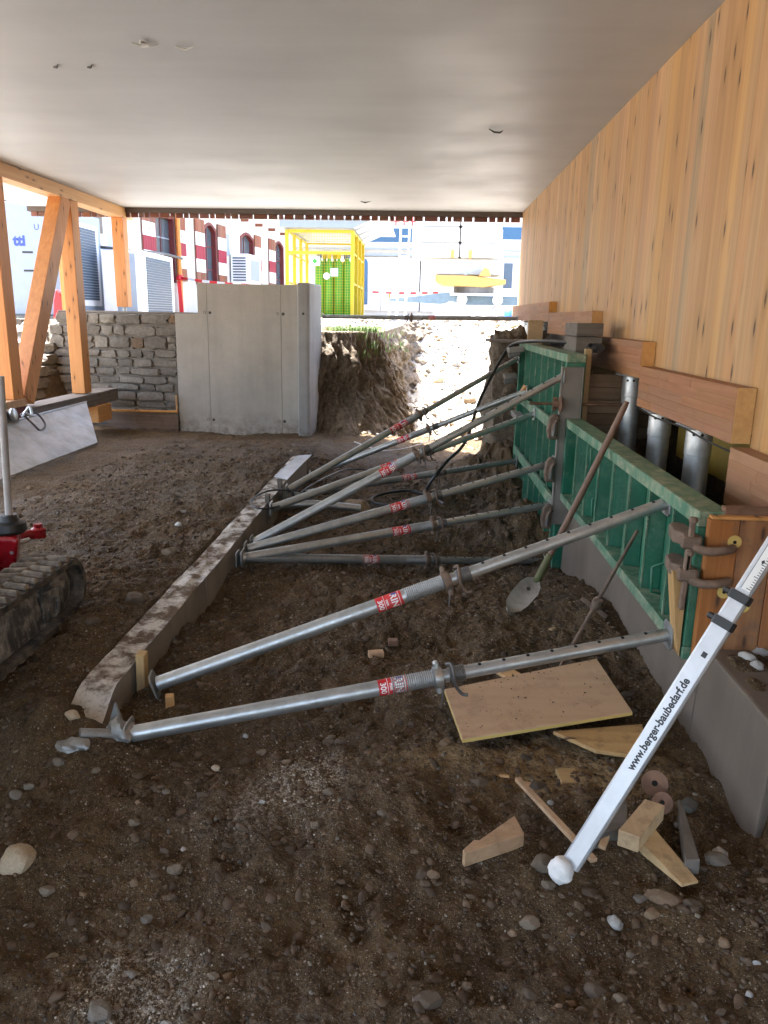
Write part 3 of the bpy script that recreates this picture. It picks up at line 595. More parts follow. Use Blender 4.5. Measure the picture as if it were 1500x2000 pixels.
# bearing pads of glued staves
def pad(y0, y1, z0, z1, label, x0=1.46):
    p = thing('bearing_pad', ((x0 + WX) / 2, y0, z0), label, 'timber pad', 'glulam pads bearing the timber wall')
    mb = MB(); mb.box(x0 + 0.006, WX - 0.003, y0 + 0.004, y1, z0 + 0.003, z1 - 0.003); mb.build('core', M['glulam'], p)
    n = max(4, round((z1 - z0) / 0.05)); h = (z1 - z0) / n
    for i in range(n):
        y = y0
        while y < y1 - 0.01:
            L = min(rng.uniform(0.25, 0.8), y1 - y)
            if y1 - y - L < 0.12: L = y1 - y
            loc = Vector((x0 + rng.uniform(-0.0008, 0.0012), y + L / 2, z0 + (i + 0.5) * h)) - WLOC[p]
            mb = MB(); mb.box(0, WX - 0.004 - x0, -L / 2 + 0.0004, L / 2 - 0.0004, -h / 2 + 0.0004, h / 2 - 0.0004); mb.build('stave', M['glulam'], p, loc=loc, world=False); y += L
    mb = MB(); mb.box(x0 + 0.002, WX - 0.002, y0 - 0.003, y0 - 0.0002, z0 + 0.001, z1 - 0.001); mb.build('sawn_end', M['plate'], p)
    return p
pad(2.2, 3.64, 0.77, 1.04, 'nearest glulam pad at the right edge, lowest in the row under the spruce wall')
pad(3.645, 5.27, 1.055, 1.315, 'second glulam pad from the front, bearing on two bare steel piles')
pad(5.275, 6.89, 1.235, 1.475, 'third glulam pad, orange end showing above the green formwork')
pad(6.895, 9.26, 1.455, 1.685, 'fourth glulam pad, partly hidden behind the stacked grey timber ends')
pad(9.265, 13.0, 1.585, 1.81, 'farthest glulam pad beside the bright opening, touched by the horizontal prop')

def pile(y, ztop, zbot, label, x=1.56, r=0.068):
    p = thing('steel_pile', (x, y, zbot), label, 'steel pile', 'steel piles under the wall')
    MB().lathe([(r, 0), (r, ztop - zbot - 0.17)], (x, y, zbot), (0, 0, 1), 24).build('shaft', M['pile'], p, smooth=40)
    MB().lathe([(r - 0.002, 0), (r + 0.004, 0.006), (r + 0.004, 0.12), (r + 0.001, 0.15)], (x, y, ztop - 0.172), (0, 0, 1), 24).build('sleeve', M['pile'], p, smooth=40)
    mb = MB(); mb.box(x - 0.10, x + 0.08, y - 0.11, y + 0.11, ztop - 0.018, ztop - 0.003); mb.build('cap_plate', M['pile'], p)
    for a in (-2.3, -1.7):
        c_, s_ = math.cos(a), math.sin(a); q = Vector((x + (r + .003) * c_, y + (r + .003) * s_, ztop - 0.05)); MB().cyl(q, q + Vector((c_, s_, 0)) * 0.004, 0.009, 8).build('bolt_hole', M['hole'], p)
pile(4.33, 1.055, 0.2, 'nearest steel pile, between the yellow panel and the green formwork')
pile(5.05, 1.055, 0.2, 'middle steel pile under the second glulam pad')
pile(5.80, 1.235, 0.2, 'steel pile standing against the horizontal boards behind the shovel handle')
pile(2.75, 0.77, 0.2, 'steel pile under the nearest pad at the right edge')
pile(10.2, 1.585, 0.9, 'far steel pile under the last glulam pad', r=0.075)
pile(11.6, 1.585, 0.9, 'far steel pile at the bright edge of the opening', r=0.075)
mb = MB(); mb.box(1.80, 1.825, 3.9, 5.4, 0.70, 0.97); o = mb.build('ochre_formwork', M['yellowdull']); tag(o, 'ochre yellow panel standing in the dark behind the nearest pile', 'panel')
# wire along the pads
o = MB().tube(spline([(1.452, 5.2, 1.05), (1.445, 4.8, 1.035), (1.45, 4.3, 1.042), (1.443, 3.9, 1.03), (1.46, 3.66, 1.02), (1.5, 3.5, 1.0)], 6), 0.005, 6).build('wire', M['black']); tag(o, 'thin black wire drooping along the underside of the second pad', 'wire')

# ---------------------------------------------------------------- footing strip and formwork on the right
mb = MB(); mb.hexa([(1.13, 2.24, -0.25), (1.33, 2.30, -0.25), (1.33, 6.2, -0.25), (1.13, 6.2, -0.25), (1.155, 2.24, 0.335), (1.33, 2.32, 0.335), (1.33, 6.2, 0.335), (1.155, 6.2, 0.335)])
vs = [list(p) for p in mb.v]
# keep the footing lower under the form so that the form rests on it
mb2 = MB(); mb2.hexa([(1.13, 2.24, -0.3), (1.33, 2.30, -0.3), (1.33, 2.885, -0.3), (1.13, 2.885, -0.3), (1.155, 2.24, 0.36), (1.33, 2.32, 0.36), (1.33, 2.885, 0.36), (1.155, 2.885, 0.36)])
ft = thing('concrete_footing', (1.23, 2.3, -0.1), 'grey brown concrete footing strip under the green formwork with a sharp near end', 'footing')
mb2.build('end_block', M['conc_dark'], ft, bevel=0.012, seg=2)
mb3 = MB(); mb3.hexa([(1.13, 2.886, -0.3), (1.33, 2.886, -0.3), (1.33, 6.2, -0.3), (1.13, 6.2, -0.3), (1.15, 2.886, 0.293), (1.33, 2.886, 0.293), (1.33, 6.2, 0.293), (1.15, 6.2, 0.293)]); mb3.build('strip', M['conc_dark'], ft, bevel=0.004)

def form_panel(label, y0, y1, z0, z1, xf, xb, ribs, rails, name='green_formwork'):
    p = thing(name, ((xf + xb) / 2, (y0 + y1) / 2, z0), label, 'formwork', 'green steel formwork panels'); h = 0.095
    mb = MB(); mb.box(xb - 0.014, xb, y0 + 0.004, y1 - 0.004, z0 + 0.004, z1 - 0.004); mb.build('sheet', M['green'], p)
    mb = MB(); mb.box(xf, xb + 0.002, y0, y1, z1 - 0.06, z1); mb.build('top_rail', M['green_dust'], p, bevel=0.004)
    mb = MB(); mb.box(xf, xb + 0.002, y0, y1, z0, z0 + 0.055); mb.build('bottom_rail', M['green_dust'], p, bevel=0.004)
    for yy in (y0, y1 - 0.055):
        mb = MB(); mb.box(xf + 0.001, xb + 0.001, yy + 0.001, yy + 0.054, z0 + 0.056, z1 - 0.061); mb.build('stile', M['green'], p, bevel=0.004)
    rib0 = None
    for yr in ribs:
        zt, zb = z1 - 0.0605, z0 + 0.0555
        if rib0 is None:
            w = 0.055; mb = MB(); prof = [(xb - 0.0145, -w), (xf + 0.028, -w + 0.02), (xf + 0.028, w - 0.02), (xb - 0.0145, w)]
            mb.prism([(a, yr + b, zb) for a, b in prof], (0, 0, zt - zb)); rib0 = mb.build('rib', M['green'], p, bevel=0.005, seg=2, loc=Vector((0, yr - (y0 + y1) / 2, 0))); cur = rib0
        else: cur = copy_obj(rib0, p, Vector((0, yr - (y0 + y1) / 2, 0)))
        mb = MB(); mb.box(xf + 0.020, xf + 0.0275, yr - 0.037, yr - 0.027, zb + 0.001, zt - 0.001); mb.build('rib_edge', M['green_dust'], cur)  # pale strip paints the lit rib edge as a highlight, with scuffs
    for zr in rails:
        mb = MB(); mb.box(xf - 0.002, xf + 0.027, y0 + 0.002, y1 - 0.002, zr - 0.045, zr + 0.045); mb.build('middle_rail', M['green_dust'], p, bevel=0.003)
    return p
near = form_panel('lower green steel formwork panel in front, its dusty top edge running to the clamps', 2.89, 5.69, 0.295, 0.905, 1.075, 1.195, [3.27, 3.62, 3.97, 4.32, 4.67, 5.02, 5.37], [])
tall = form_panel('taller green steel formwork panel farther back, its ribs edged with light', 5.74, 8.55, -0.34, 1.365, 1.06, 1.20, [6.08, 6.40, 6.74, 7.08, 7.45, 7.80, 8.2], [0.79, 0.21])
for yy, zz in ((3.45, 0.45), (4.75, 0.47), (4.9, 0.76)):
    MB().tube([(1.155, yy, zz - 0.08), (1.105, yy - 0.005, zz - 0.07), (1.10, yy, zz + 0.05), (1.15, yy, zz + 0.07)], 0.007, 6).build('handle', M['green'], near, smooth=60)
mb = MB(); mb.box(1.03, 1.165, 5.695, 5.735, 0.10, 1.27); 
wl = thing('steel_waler', (1.1, 5.70, 0.1), 'upright grey steel channel clamped over the joint of the two green panels', 'waler')
mb = MB(); mb.box(1.035, 1.17, 5.692, 5.702, 0.10, 1.275); mb.build('web', M['waler'], wl, bevel=0.002)
for a, b in ((1.022, 1.034), (1.171, 1.182)):
    mb = MB(); mb.box(a, b, 5.688, 5.737, 0.10, 1.275); mb.build('flange', M['waler'], wl, bevel=0.002)
def waler_clamp(z, y=5.66):
    c_ = thing('panel_clamp', (1.0, y, z), 'dusty cast clamp gripping the channel edge %s' % {0.84: 'below the wing nut', 0.16: 'near its foot', 0.52: 'at half height'}[z], 'clamp', 'cast clamps on the steel channel')
    mb = MB(); mb.prism([(0.955, y, z - 0.09), (0.94, y, z - 0.02), (0.955, y, z + 0.07), (0.985, y, z + 0.10), (1.02, y, z + 0.09), (1.02, y, z - 0.09)], (0, 0.05, 0)); mb.build('jaw', M['cast'], c_, bevel=0.008)
    MB().tube(spline([(0.985, y - 0.006, z - 0.05), (0.98, y - 0.02, z), (1.0, y - 0.02, z + 0.05), (1.02, y, z + 0.05)], 4), 0.012, 6).build('lever', M['cast'], c_, smooth=60)
    MB().cyl((0.985, y - 0.02, z - 0.06), (0.99, y - 0.02, z + 0.03), 0.014, 8).build('wedge_pin', M['steel_dark'], c_)
for z in (0.84, 0.52, 0.16): waler_clamp(z)
tr = thing('tie_rod', (0.9, 5.66, 1.01), 'rusty threaded tie rod through the steel channel with a wing nut plate', 'tie rod')
MB().cyl((0.80, 5.66, 1.012), (1.9, 5.84, 1.0), 0.0095, 8).build('rod', M['rust'], tr, smooth=60)
MB().lathe([(0.055, 0), (0.06, 0.008), (0.03, 0.02), (0.024, 0.05), (0.02, 0.06)], (1.03, 5.68, 1.01), (-1, -0.12, 0), 12).build('nut', M['rust'], tr, smooth=40)
mb = MB(); mb.rbox((0.985, 5.674, 1.01), (0.03, 0.016, 0.10), (1, 0.12, 0)); mb.build('wing', M['rust'], tr, bevel=0.004)

# clamps at the near corner of the lower panel
def corner_clamp(z, label):
    c_ = thing('corner_clamp', (1.06, 2.9, z), label, 'clamp', 'cast clamps at the near formwork corner'); k = Vector((0, 0, z))
    mb = MB(); mb.prism([(1.052, 2.86, z - 0.008), (1.00, 2.93, z - 0.006), (1.01, 3.02, z + 0.0), (1.05, 3.05, z), (1.075, 3.02, z), (1.072, 2.87, z - 0.004)], (0, 0, 0.05)); mb.build('jaw', M['cast'], c_, bevel=0.009, seg=2)
    mb = MB(); mb.rbox((1.045, 2.852, z + 0.02), (0.075, 0.05, 0.05), (1, -0.25, 0)); mb.build('yoke', M['cast'], c_, bevel=0.008)
    MB().tube(spline([(1.05, 2.835, z + 0.005), (1.09, 2.812, z - 0.003), (1.14, 2.808, z), (1.185, 2.825, z + 0.003), (1.20, 2.852, z + 0.004)], 5), [0.018] * 18 + [0.015, 0.013, 0.012], 8).build('arm', M['cast'], c_, smooth=60)
    MB().beam((1.033, 2.845, z - 0.12), (1.04, 2.845, z + 0.105), 0.02, 0.022, (0, 1, 0)).build('wedge_pin', M['cast'], c_, bevel=0.004)
    MB().lathe([(0.017, 0), (0.019, 0.008), (0.015, 0.018)], (1.041, 2.845, z + 0.10), (0.02, 0, 1), 8).build('pin_head', M['cast'], c_)
corner_clamp(0.775, 'upper brown cast clamp hooked round the near corner of the green panel')
corner_clamp(0.645, 'lower brown cast clamp hooked round the near corner of the green panel')
# end board of the form
eb = thing('end_board', (1.4, 2.86, 0.30), 'stained orange brown boards closing the near end of the formwork', 'form board')
xx = 1.105
for w, dz, b in ((0.115, 0.0, 0.315), (0.13, 0.004, 0.30), (0.105, -0.002, 0.30), (0.16, 0.003, 0.30), (0.2, 0, 0.3)):
    mb = MB(); mb.box(xx, xx + w - 0.002, 2.853 + abs(dz), 2.886, b, 0.885 + dz); mb.build('board', M['endboard'], eb, bevel=0.003); xx += w
mb = MB(); mb.box(1.17, 1.9, 2.888, 2.93, 0.86, 0.925); mb.build('cleat', M['brownx'], eb, bevel=0.004)
mb = MB(); mb.box(1.11, 1.9, 2.846, 2.8865, 0.886, 0.897); mb.build('cap_strip', M['plate'], eb, bevel=0.002)
for x_, z_ in ((1.205, 0.80), (1.19, 0.60), (1.27, 0.545)):
    ws = MB().lathe([(0.026, 0), (0.026, 0.004)], (x_, 2.8525, z_), (0, -1, 0), 20).build('washer', M['plyedge'], eb, smooth=40)
    MB().cyl((x_, 2.8483, z_), (x_, 2.8470, z_), 0.007, 10).build('hole', M['hole'], ws)
mb = MB(); mb.prism([(1.006, 2.90, 0.66), (1.065, 2.90, 0.665), (1.07, 2.90, 0.30), (1.055, 2.90, 0.33)], (0, 0.07, 0)); o = mb.build('wood_wedge', M['freshz'], bevel=0.002); tag(o, 'light wooden wedge driven between prop end plate and green panel corner', 'wedge')
# timber behind and above the forms
def stack(label, c, size, mat):
    mb = MB(); mb.rbox(c, size); o = mb.build('timber_end', mat, bevel=0.004); return tag(o, label, 'timber', 'stacked grey timber ends')
stack('upper of two stacked grey timber ends in front of the fourth pad', (1.285, 6.35, 1.535), (0.20, 0.5, 0.098), M['greywoodx'])
stack('lower of two stacked grey timber ends on the tall green panel', (1.285, 6.36, 1.422), (0.195, 0.5, 0.12), M['greywoodx'])
mb = MB(); mb.box(1.212, 1.262, 5.86, 5.90, 0.5, 1.40); o = mb.build('batten', M['freshz'], bevel=0.002); tag(o, 'pale upright batten beside the steel channel, behind the tall green panel', 'batten')
hb = thing('board_stack', (1.5, 6.0, 0.3), 'dim horizontal boards shuttering the dark gap behind the shovel handle', 'boards')
for k in range(5):
    mb = MB(); mb.box(1.265, 1.9, 6.0 + 0.004 * (k % 2), 6.03, 0.72 + k * 0.098, 0.72 + (k + 1) * 0.098 - 0.003); mb.build('board', M['shutter_board'], hb, bevel=0.003)
mb = MB(); mb.box(1.23, 1.40, 9.2, 9.24, 1.28, 1.60); o = mb.build('board_offcut', M['freshx'], bevel=0.002); tag(o, 'small upright board offcut in front of the far steel pile', 'board')
o = MB().cyl((1.30, 7.3, 1.40), (1.34, 5.95, 1.405), 0.032, 12).build('hose', M['black'], smooth=60); tag(o, 'thick black hose lying on top of the tall green panel', 'hose')
for nm, c_, sz, lab in (('steel_bracket', (1.06, 8.35, 0.60), (0.09, 0.5, 0.06), 'grey steel channel offcut jammed at the far edge of the tall panel'), ('clamp_bar', (0.98, 8.2, 1.30), (0.16, 0.25, 0.05), 'dusty clamp bar at the top far corner of the tall panel'), ('clamp_bar', (0.95, 8.3, 1.02), (0.13, 0.2, 0.05), 'dusty clamp bar halfway up the far edge of the tall panel')):
    p = thing(nm, (c_[0], c_[1], c_[2] - 0.03), lab, 'clamp'); mb = MB(); mb.rbox(c_, (sz[0], sz[1], sz[2]), (1, 0, 0.1)); mb.build('bar', M['waler'], p, bevel=0.006)
    mb = MB(); mb.rbox((c_[0] - 0.02, c_[1] - 0.1, c_[2] - 0.045), (sz[0] * 0.8, 0.05, 0.05), (1, 0, 0.25)); mb.build('jaw', M['steel_dark'], p, bevel=0.008)
mb = MB(); mb.rbox((0.99, 7.75, 0.86), (0.04, 0.12, 0.24), (0.85, 0, -0.5)); o = mb.build('wood_wedge', M['plate'], bevel=0.003); tag(o, 'orange wood wedge beside the seventh prop head on the tall panel', 'wedge')
mb = MB(); mb.rbox((1.0, 9.3, 1.36), (0.45, 0.6, 0.03)); o = mb.build('plank', M['greywood'], bevel=0.003); tag(o, 'short grey plank lying on top of the earth pillar', 'plank')

# ---------------------------------------------------------------- concrete kerb
kb = thing('kerb', (-1.26, 2.5, 0.0), 'rough concrete kerb strip dusted white, where the props are footed', 'kerb')
KM = NT('kerb_concrete'); v = KM.coord((1, 1, 1), rnd=False); n1 = KM.noise(v, 7.5, 7, 0.66); n2 = KM.noise(v, 40, 5, 0.7)
c = KM.mix(KM.mapr(n1, 0.43, 0.57), (0.11, 0.072, 0.042), (0.60, 0.57, 0.52)); c = KM.mix(KM.math('MULTIPLY', KM.mapr(n2, 0.5, 0.66), 0.6), c, (0.10, 0.07, 0.042)); KM.fin(c, 0.9, 0, KM.bump(n2, 0.5, 0.008))
KF = concrete('kerb_face_concrete', (0.24, 0.215, 0.185), 0.3, 0.5)
yk = 2.55
for i, L in enumerate((0.38, 0.55, 0.62, 0.9, 0.9, 1.1, 1.05)):
    bm = bmesh.new(); bmesh.ops.create_cube(bm, size=1); bmesh.ops.subdivide_edges(bm, edges=bm.edges[:], cuts=9, use_grid_fill=True)
    co = np.array([q.co[:] for q in bm.verts]); fs = [tuple(q.index for q in f.verts) for f in bm.faces]; bm.free()
    xo = rng.uniform(-0.002, 0.002); co = co * np.array([0.145, L - 0.003, 0.45]) + np.array([-1.257 + xo, yk + L / 2, -0.075 + rng.uniform(-0.001, 0.001)])
    nz_ = fbm(co[:, 0] * 20 + co[:, 2] * 15, co[:, 1] * 9, 3, 90); top = co[:, 2] > 0.12; left = co[:, 0] < -1.3
    co[:, 2] += np.where(top, 0.010 * nz_, 0); co[:, 0] += np.where(left, 0.014 * nz_, 0.003 * nz_)
    if i == 0: co[:, 2] -= np.where(co[:, 2] > 0, 0.11 * ss(2.80, 2.55, co[:, 1]), 0)
    seg = MB().add(co, fs).build('kerb_segment', KM.m, kb, smooth=40); yk += L
    seg.data.materials.append(KF); nrm = np.zeros(len(seg.data.polygons) * 3); seg.data.polygons.foreach_get('normal', nrm); nrm = nrm.reshape(-1, 3); seg.data.polygons.foreach_set('material_index', (np.abs(nrm[:, 2]) < 0.5).astype(np.int32))
def sheet_at(label, pts):
    mb = MB(); mb.prism([(a, b, c_) for a, b, c_ in pts], (0, 0, 0.004)); o = mb.build('plastic_sheet', M['plastic_sheet']); tag(o, label, 'sheet')
sheet_at('pale sheet of plastic film lying flat over the far end of the kerb', [(-1.31, 6.85, 0.165), (-1.17, 6.75, 0.163), (-1.13, 8.05, 0.165), (-1.27, 7.95, 0.167)])
def kerb_wedge(x, y, h, mat, label, tilt=0.0):
    mb = MB(); mb.hexa([(x - 0.018, y - 0.02, h - 0.2), (x + 0.018, y - 0.02, h - 0.2), (x + 0.018, y + 0.03, h - 0.2), (x - 0.018, y + 0.03, h - 0.2), (x - 0.025 + tilt, y - 0.015, h), (x + 0.012 + tilt, y - 0.015, h - 0.006), (x + 0.012 + tilt, y + 0.035, h), (x - 0.025 + tilt, y + 0.035, h + 0.004)])
    o = mb.build('wood_wedge', mat, bevel=0.002); tag(o, label, 'wedge')
kerb_wedge(-1.16, 2.98, 0.19, M['freshz'], 'yellow wood wedge standing against the kerb at the foot of the second prop', 0.01)
kerb_wedge(-1.17, 6.4, 0.235, M['greywoodx'], 'grey wood stake at the far kerb beside the ninth prop foot')
kerb_wedge(-1.18, 5.9, 0.22, M['greywoodx'], 'stubby grey wood stake at the kerb inside the thin cable loop')

def blob(c, size, seed, amp=0.28):
    a = np.array(IV3); n_ = fbm(a[:, 0] * 1.6 + a[:, 2] * 1.3 + seed, a[:, 1] * 1.6 - a[:, 2] * 1.1, 4, seed, 0.6)
    return np.array(c) + a * np.array(size) * (1 + amp * n_)[:, None], [tuple(map(int, f)) for f in IF3]
# ---------------------------------------------------------------- adjustable steel props
LET = {s: text_geo(s, 1.0, 0.02) for s in ('300', 'RIN', 'mm')}
def wrap(parent, s, size, p0, d, a, b, r, t0, ang0, mat, name='lettering'):
    vs, fs = LET[s]; bm = bmesh.new(); bv = [bm.verts.new((x * size, y * size, 0)) for x, y in vs]
    for f in fs:
        try: bm.faces.new([bv[i] for i in f])
        except ValueError: pass
    bmesh.ops.triangulate(bm, faces=bm.faces); bmesh.ops.subdivide_edges(bm, edges=[e for e in bm.edges if e.calc_length() > r * 0.3], cuts=1)
    mb = MB(); pts = []
    for q in bm.verts:
        an = ang0 - q.co.x / r; pts.append(p0 + d * (t0 + q.co.y) + (a * math.cos(an) + b * math.sin(an)) * r)
    mb.add(pts, [tuple(q.index for q in f.verts) for f in bm.faces]); bm.free()
    return mb.build(name, mat, parent)
def prop(B, T, fc, fs0, fs1, label, plate_n=(1, 0, 0), base_n=(1, 0, 0), ro=0.031, ri=0.0265, mat='steel', detail=2, roll=0.0, base_plate=True, pin_up=1):
    B = Vector(B); T = Vector(T); d = T - B; L = d.length; d, a, b = frame(d)
    cw = (Vector((0, 0, 1.6)) - (B + T) / 2); ang = math.atan2(cw.dot(b), cw.dot(a))     # side of the tube that faces the opening
    p = thing('steel_prop', (B.x, B.y, min(B.z, T.z)), label, 'prop', 'adjustable steel props bracing the formwork'); c_ = fc * L
    nseg = 14 if detail < 2 else 20
    MB().lathe([(ro, 0.012), (ro, c_ - 0.17)], B, d, nseg).build('outer_tube', M[mat], p, smooth=40)
    pr = [(ro, c_ - 0.17)]; t_ = c_ - 0.168
    while t_ < c_ + 0.03: pr += [(ro + 0.0005, t_), (ro + 0.003, t_ + 0.003), (ro + 0.0005, t_ + 0.006)]; t_ += 0.0085
    MB().lathe(pr, B, d, nseg).build('thread', M['steel_mud'], p, smooth=60)
    MB().lathe([(ri, c_ + 0.02), (ri, L - 0.008)], B, d, nseg).build('inner_tube', M[mat], p, smooth=40)
    mb = MB(); pr = [(ro - 0.001, c_ + 0.062)]; t_ = c_ + 0.064
    while t_ < c_ + 0.125: pr += [(ro + 0.0003, t_), (ro + 0.0022, t_ + 0.0025), (ro + 0.0003, t_ + 0.005)]; t_ += 0.008
    MB().lathe(pr, B, d, nseg).build('upper_thread', M['steel_dark'], p, smooth=60)
    # nut with two ears, and the bent pin
    nt_ = MB().lathe([(ro + 0.001, c_), (ro + 0.012, c_ + 0.003), (ro + 0.013, c_ + 0.03), (ro + 0.009, c_ + 0.036), (ro + 0.001, c_ + 0.037)], B, d, 12).build('nut', M['cast'] if roll else M[mat], p, smooth=35)
    e1 = a * math.cos(ang + 1.2 + roll) + b * math.sin(ang + 1.2 + roll)
    for sg in (1, -1):
        q = B + d * (c_ + 0.017) + e1 * sg * (ro + 0.020); mb = MB(); mb.rbox(q, (0.032, 0.03, 0.022), e1, d); mb.build('ear', M['cast'] if roll else M[mat], p, bevel=0.006)
    e2 = a * math.cos(ang + roll * 0.4) + b * math.sin(ang + roll * 0.4); e3 = d.cross(e2)
    dn = Vector((0, 0, -1)); q0 = B + d * (c_ + 0.052)
    hook = spline([q0 + Vector((0, 0, 1)) * (ro + 0.018), q0 + Vector((0, 0, 1)) * (ro + 0.012) + e2 * 0.03 + d * 0.015, q0 + e2 * (ro + 0.022) + d * 0.022, q0 + e2 * (ro + 0.018) + dn * 0.045 + d * 0.03, q0 + e2 * (ro + 0.012) + dn * 0.09 + d * 0.06, q0 + e2 * (ro + 0.02) + dn * 0.10 + d * 0.085], 5)
    MB().tube(hook, 0.0072, 7).build('pin_hook', M['steel_dark'] if roll == 0 else M['cast'], p, smooth=60)
    MB().tube([q0 + e2 * (ro + 0.01) + dn * 0.02 - d * 0.012, q0 + e2 * (ro + 0.012) + dn * 0.07 - d * 0.016, q0 + e2 * (ro + 0.004) + dn * 0.13 - d * 0.02], 0.004, 6).build('pin_rod', M['steel_dark'], p, smooth=60)
    # holes along the inner tube
    if detail:
        mb = MB(); t_ = c_ + 0.19; hn = e2 * 0.25 + Vector((0, 0, 1)); hn = (hn - d * hn.dot(d)).normalized()
        while t_ < L - 0.05:
            q = B + d * t_ + hn * (ri - 0.004); mb.cyl(q, q + hn * 0.0047, 0.0075, 9); t_ += 0.1 if detail > 1 else 0.085
        mb.build('pin_holes', M['hole'], p, kind='stuff')
    # label
    s0, s1 = fs0 * L, fs1 * L; ra = ro + 0.0006; mb = MB(); K = 14; vs = []; fs = []
    for i in range(K + 1):
        an = ang - 1.75 + 3.5 * i / K
        for t_ in (s0, s1): vs.append(B + d * t_ + (a * math.cos(an) + b * math.sin(an)) * ra)
    for i in range(K): fs.append((2 * i, 2 * i + 1, 2 * i + 3, 2 * i + 2))
    lb = mb.add(vs, fs).build('label', M['redlab_faded' if mat == 'steel_mud' else 'redlab'], p, smooth=60); w = s1 - s0
    # white rules and print, running round the tube
    if detail:
        for tt in (0.30, 0.88):
            mb = MB(); vs = []
            for i in range(K - 1):
                an = ang - 1.5 + 3.0 * i / (K - 2)
                for dt in (0, 0.0022): vs.append(B + d * (s0 + w * tt + dt) + (a * math.cos(an) + b * math.sin(an)) * (ra + 0.0005))
            mb.add(vs, [(2 * i, 2 * i + 1, 2 * i + 3, 2 * i + 2) for i in range(K - 2)]).build('rule', M['white_ink'], lb)
        wrap(lb, '300', w * 0.27, B, d, a, b, ra + 0.0007, s0 + w * 0.15, ang - 0.15, M['white_ink'])
        wrap(lb, 'RIN', w * 0.36, B, d, a, b, ra + 0.0007, s0 + w * 0.68, ang - 0.1, M['white_ink'])
        wrap(lb, 'mm', w * 0.16, B, d, a, b, ra + 0.0007, s0 + w * 0.42, ang - 0.1, M['white_ink'])
        mb = MB(); vs = []
        for i in range(4):
            an = ang + 0.75 + 0.4 * i / 3
            for t_ in (s0 + w * 0.62, s0 + w * 0.82): vs.append(B + d * t_ + (a * math.cos(an) + b * math.sin(an)) * (ra + 0.0008))
        mb.add(vs, [(2 * i, 2 * i + 1, 2 * i + 3, 2 * i + 2) for i in range(3)]).build('badge', M['blue_ink'], lb)
    # end plates
    for q, nn_, on in ((B, base_n, base_plate), (T, plate_n, True)):
        if not on: continue
        nv = Vector(nn_).normalized(); _, s_, u_ = frame(nv); hw = 0.055
        poly = [q + s_ * x_ + u_ * z_ - nv * 0.004 for x_, z_ in ((-hw, -hw * .7), (-hw * .7, -hw), (hw * .7, -hw), (hw, -hw * .7), (hw, hw * .7), (hw * .7, hw), (-hw * .7, hw), (-hw, hw * .7))]
        mb = MB(); mb.prism(poly, nv * 0.008); mb.build('end_plate', M[mat] if detail < 2 else M['steel_mud'], p, bevel=0.0015)
    return p
P1 = prop((-1.05, 2.54, 0.069), (1.045, 2.983, 0.362), 0.542, 0.44, 0.494, 'nearest steel prop, low, its foot caked, ending in a plate at the green corner', roll=0.0)
P2 = prop((-1.08, 2.921, 0.079), (1.10, 3.345, 0.832), 0.552, 0.423, 0.472, 'second steel prop from the front, rising from the yellow kerb wedge to the lower panel', roll=0.5, base_n=(1, 0.2, 0.35))
prop((-1.1, 4.66, 0.09), (1.045, 6.0, -0.295), 0.545, 0.34, 0.39, 'steel prop lying almost level on the ground, its red label faded', mat='steel_mud', roll=0.3, detail=1)
prop((-1.13, 4.649, 0.085), (1.03, 5.85, 0.213), 0.571, 0.444, 0.501, 'steel prop with green paint traces at its foot, third highest at the grey channel', roll=0.2)
prop((-1.13, 4.869, 0.08), (1.03, 5.815, 0.55), 0.552, 0.436, 0.498, 'steel prop meeting the middle of the upright grey channel', roll=0.6)
prop((-1.13, 5.06, 0.066), (1.04, 5.733, 1.206), 0.509, 0.40, 0.452, 'steepest steel prop, rising to the top of the upright grey channel', roll=0.2)
prop((-1.13, 5.778, 0.138), (1.05, 7.098, 0.766), 0.528, 0.379, 0.44, 'steel prop passing behind the steepest one to the upper green rail', roll=0.4, detail=1)
prop((-1.13, 6.745, 0.02), (1.05, 8.148, 0.139), 0.598, 0.448, 0.509, 'dark low steel prop running to a head plate at the foot of the tall panel', roll=0.3, detail=1, mat='steel_mud')
prop((-1.13, 6.481, 0.125), (1.05, 8.50, 1.20), 0.512, 0.392, 0.465, 'highest far steel prop, crossing the bright trench towards the earth pillar', roll=0.2, detail=1)
prop((-1.13, 7.891, -0.03), (1.05, 7.71, 0.92), 0.558, 0.423, 0.475, 'far steel prop running just below the highest one', roll=0.5, detail=1)
prop((1.455, 12.2, 1.615), (-1.53, 12.2, 1.592), 0.535, 0.42, 0.455, 'level steel prop spanning the far opening from the concrete column to the last pad', detail=0, roll=0.2, ro=0.036, ri=0.031, mat='steel_mud')
GP = M['green']
# foot of the nearest prop is caked in mud and cement
vs_, fs_ = blob((-1.075, 2.53, max(0.07, gh(-1.075, 2.53) + 0.025)), (0.055, 0.048, 0.045), 31); o = MB().add(vs_, fs_).build('cement_lump', M['steel_mud'], smooth=50); tag(o, 'grey caked cement lump round the foot of the nearest prop', 'lump')
o = MB().cyl((-1.19, 2.44, gh(-1.19, 2.44) + 0.012), (-1.10, 2.50, gh(-1.10, 2.50) + 0.014), 0.02, 10).build('pipe_stub', M['steel_mud'], smooth=50); tag(o, 'short silvery pipe stub behind the cement lump at the kerb end', 'pipe')
mb = MB(); mb.prism([(-1.15, 2.575, 0.06), (-1.08, 2.585, 0.05), (-1.115, 2.58, 0.175)], (0.004, 0.012, 0)); o = mb.build('steel_plate', M['steel_mud'], bevel=0.002); tag(o, 'small triangular steel plate with a hole, upright beside the cement lump', 'plate')
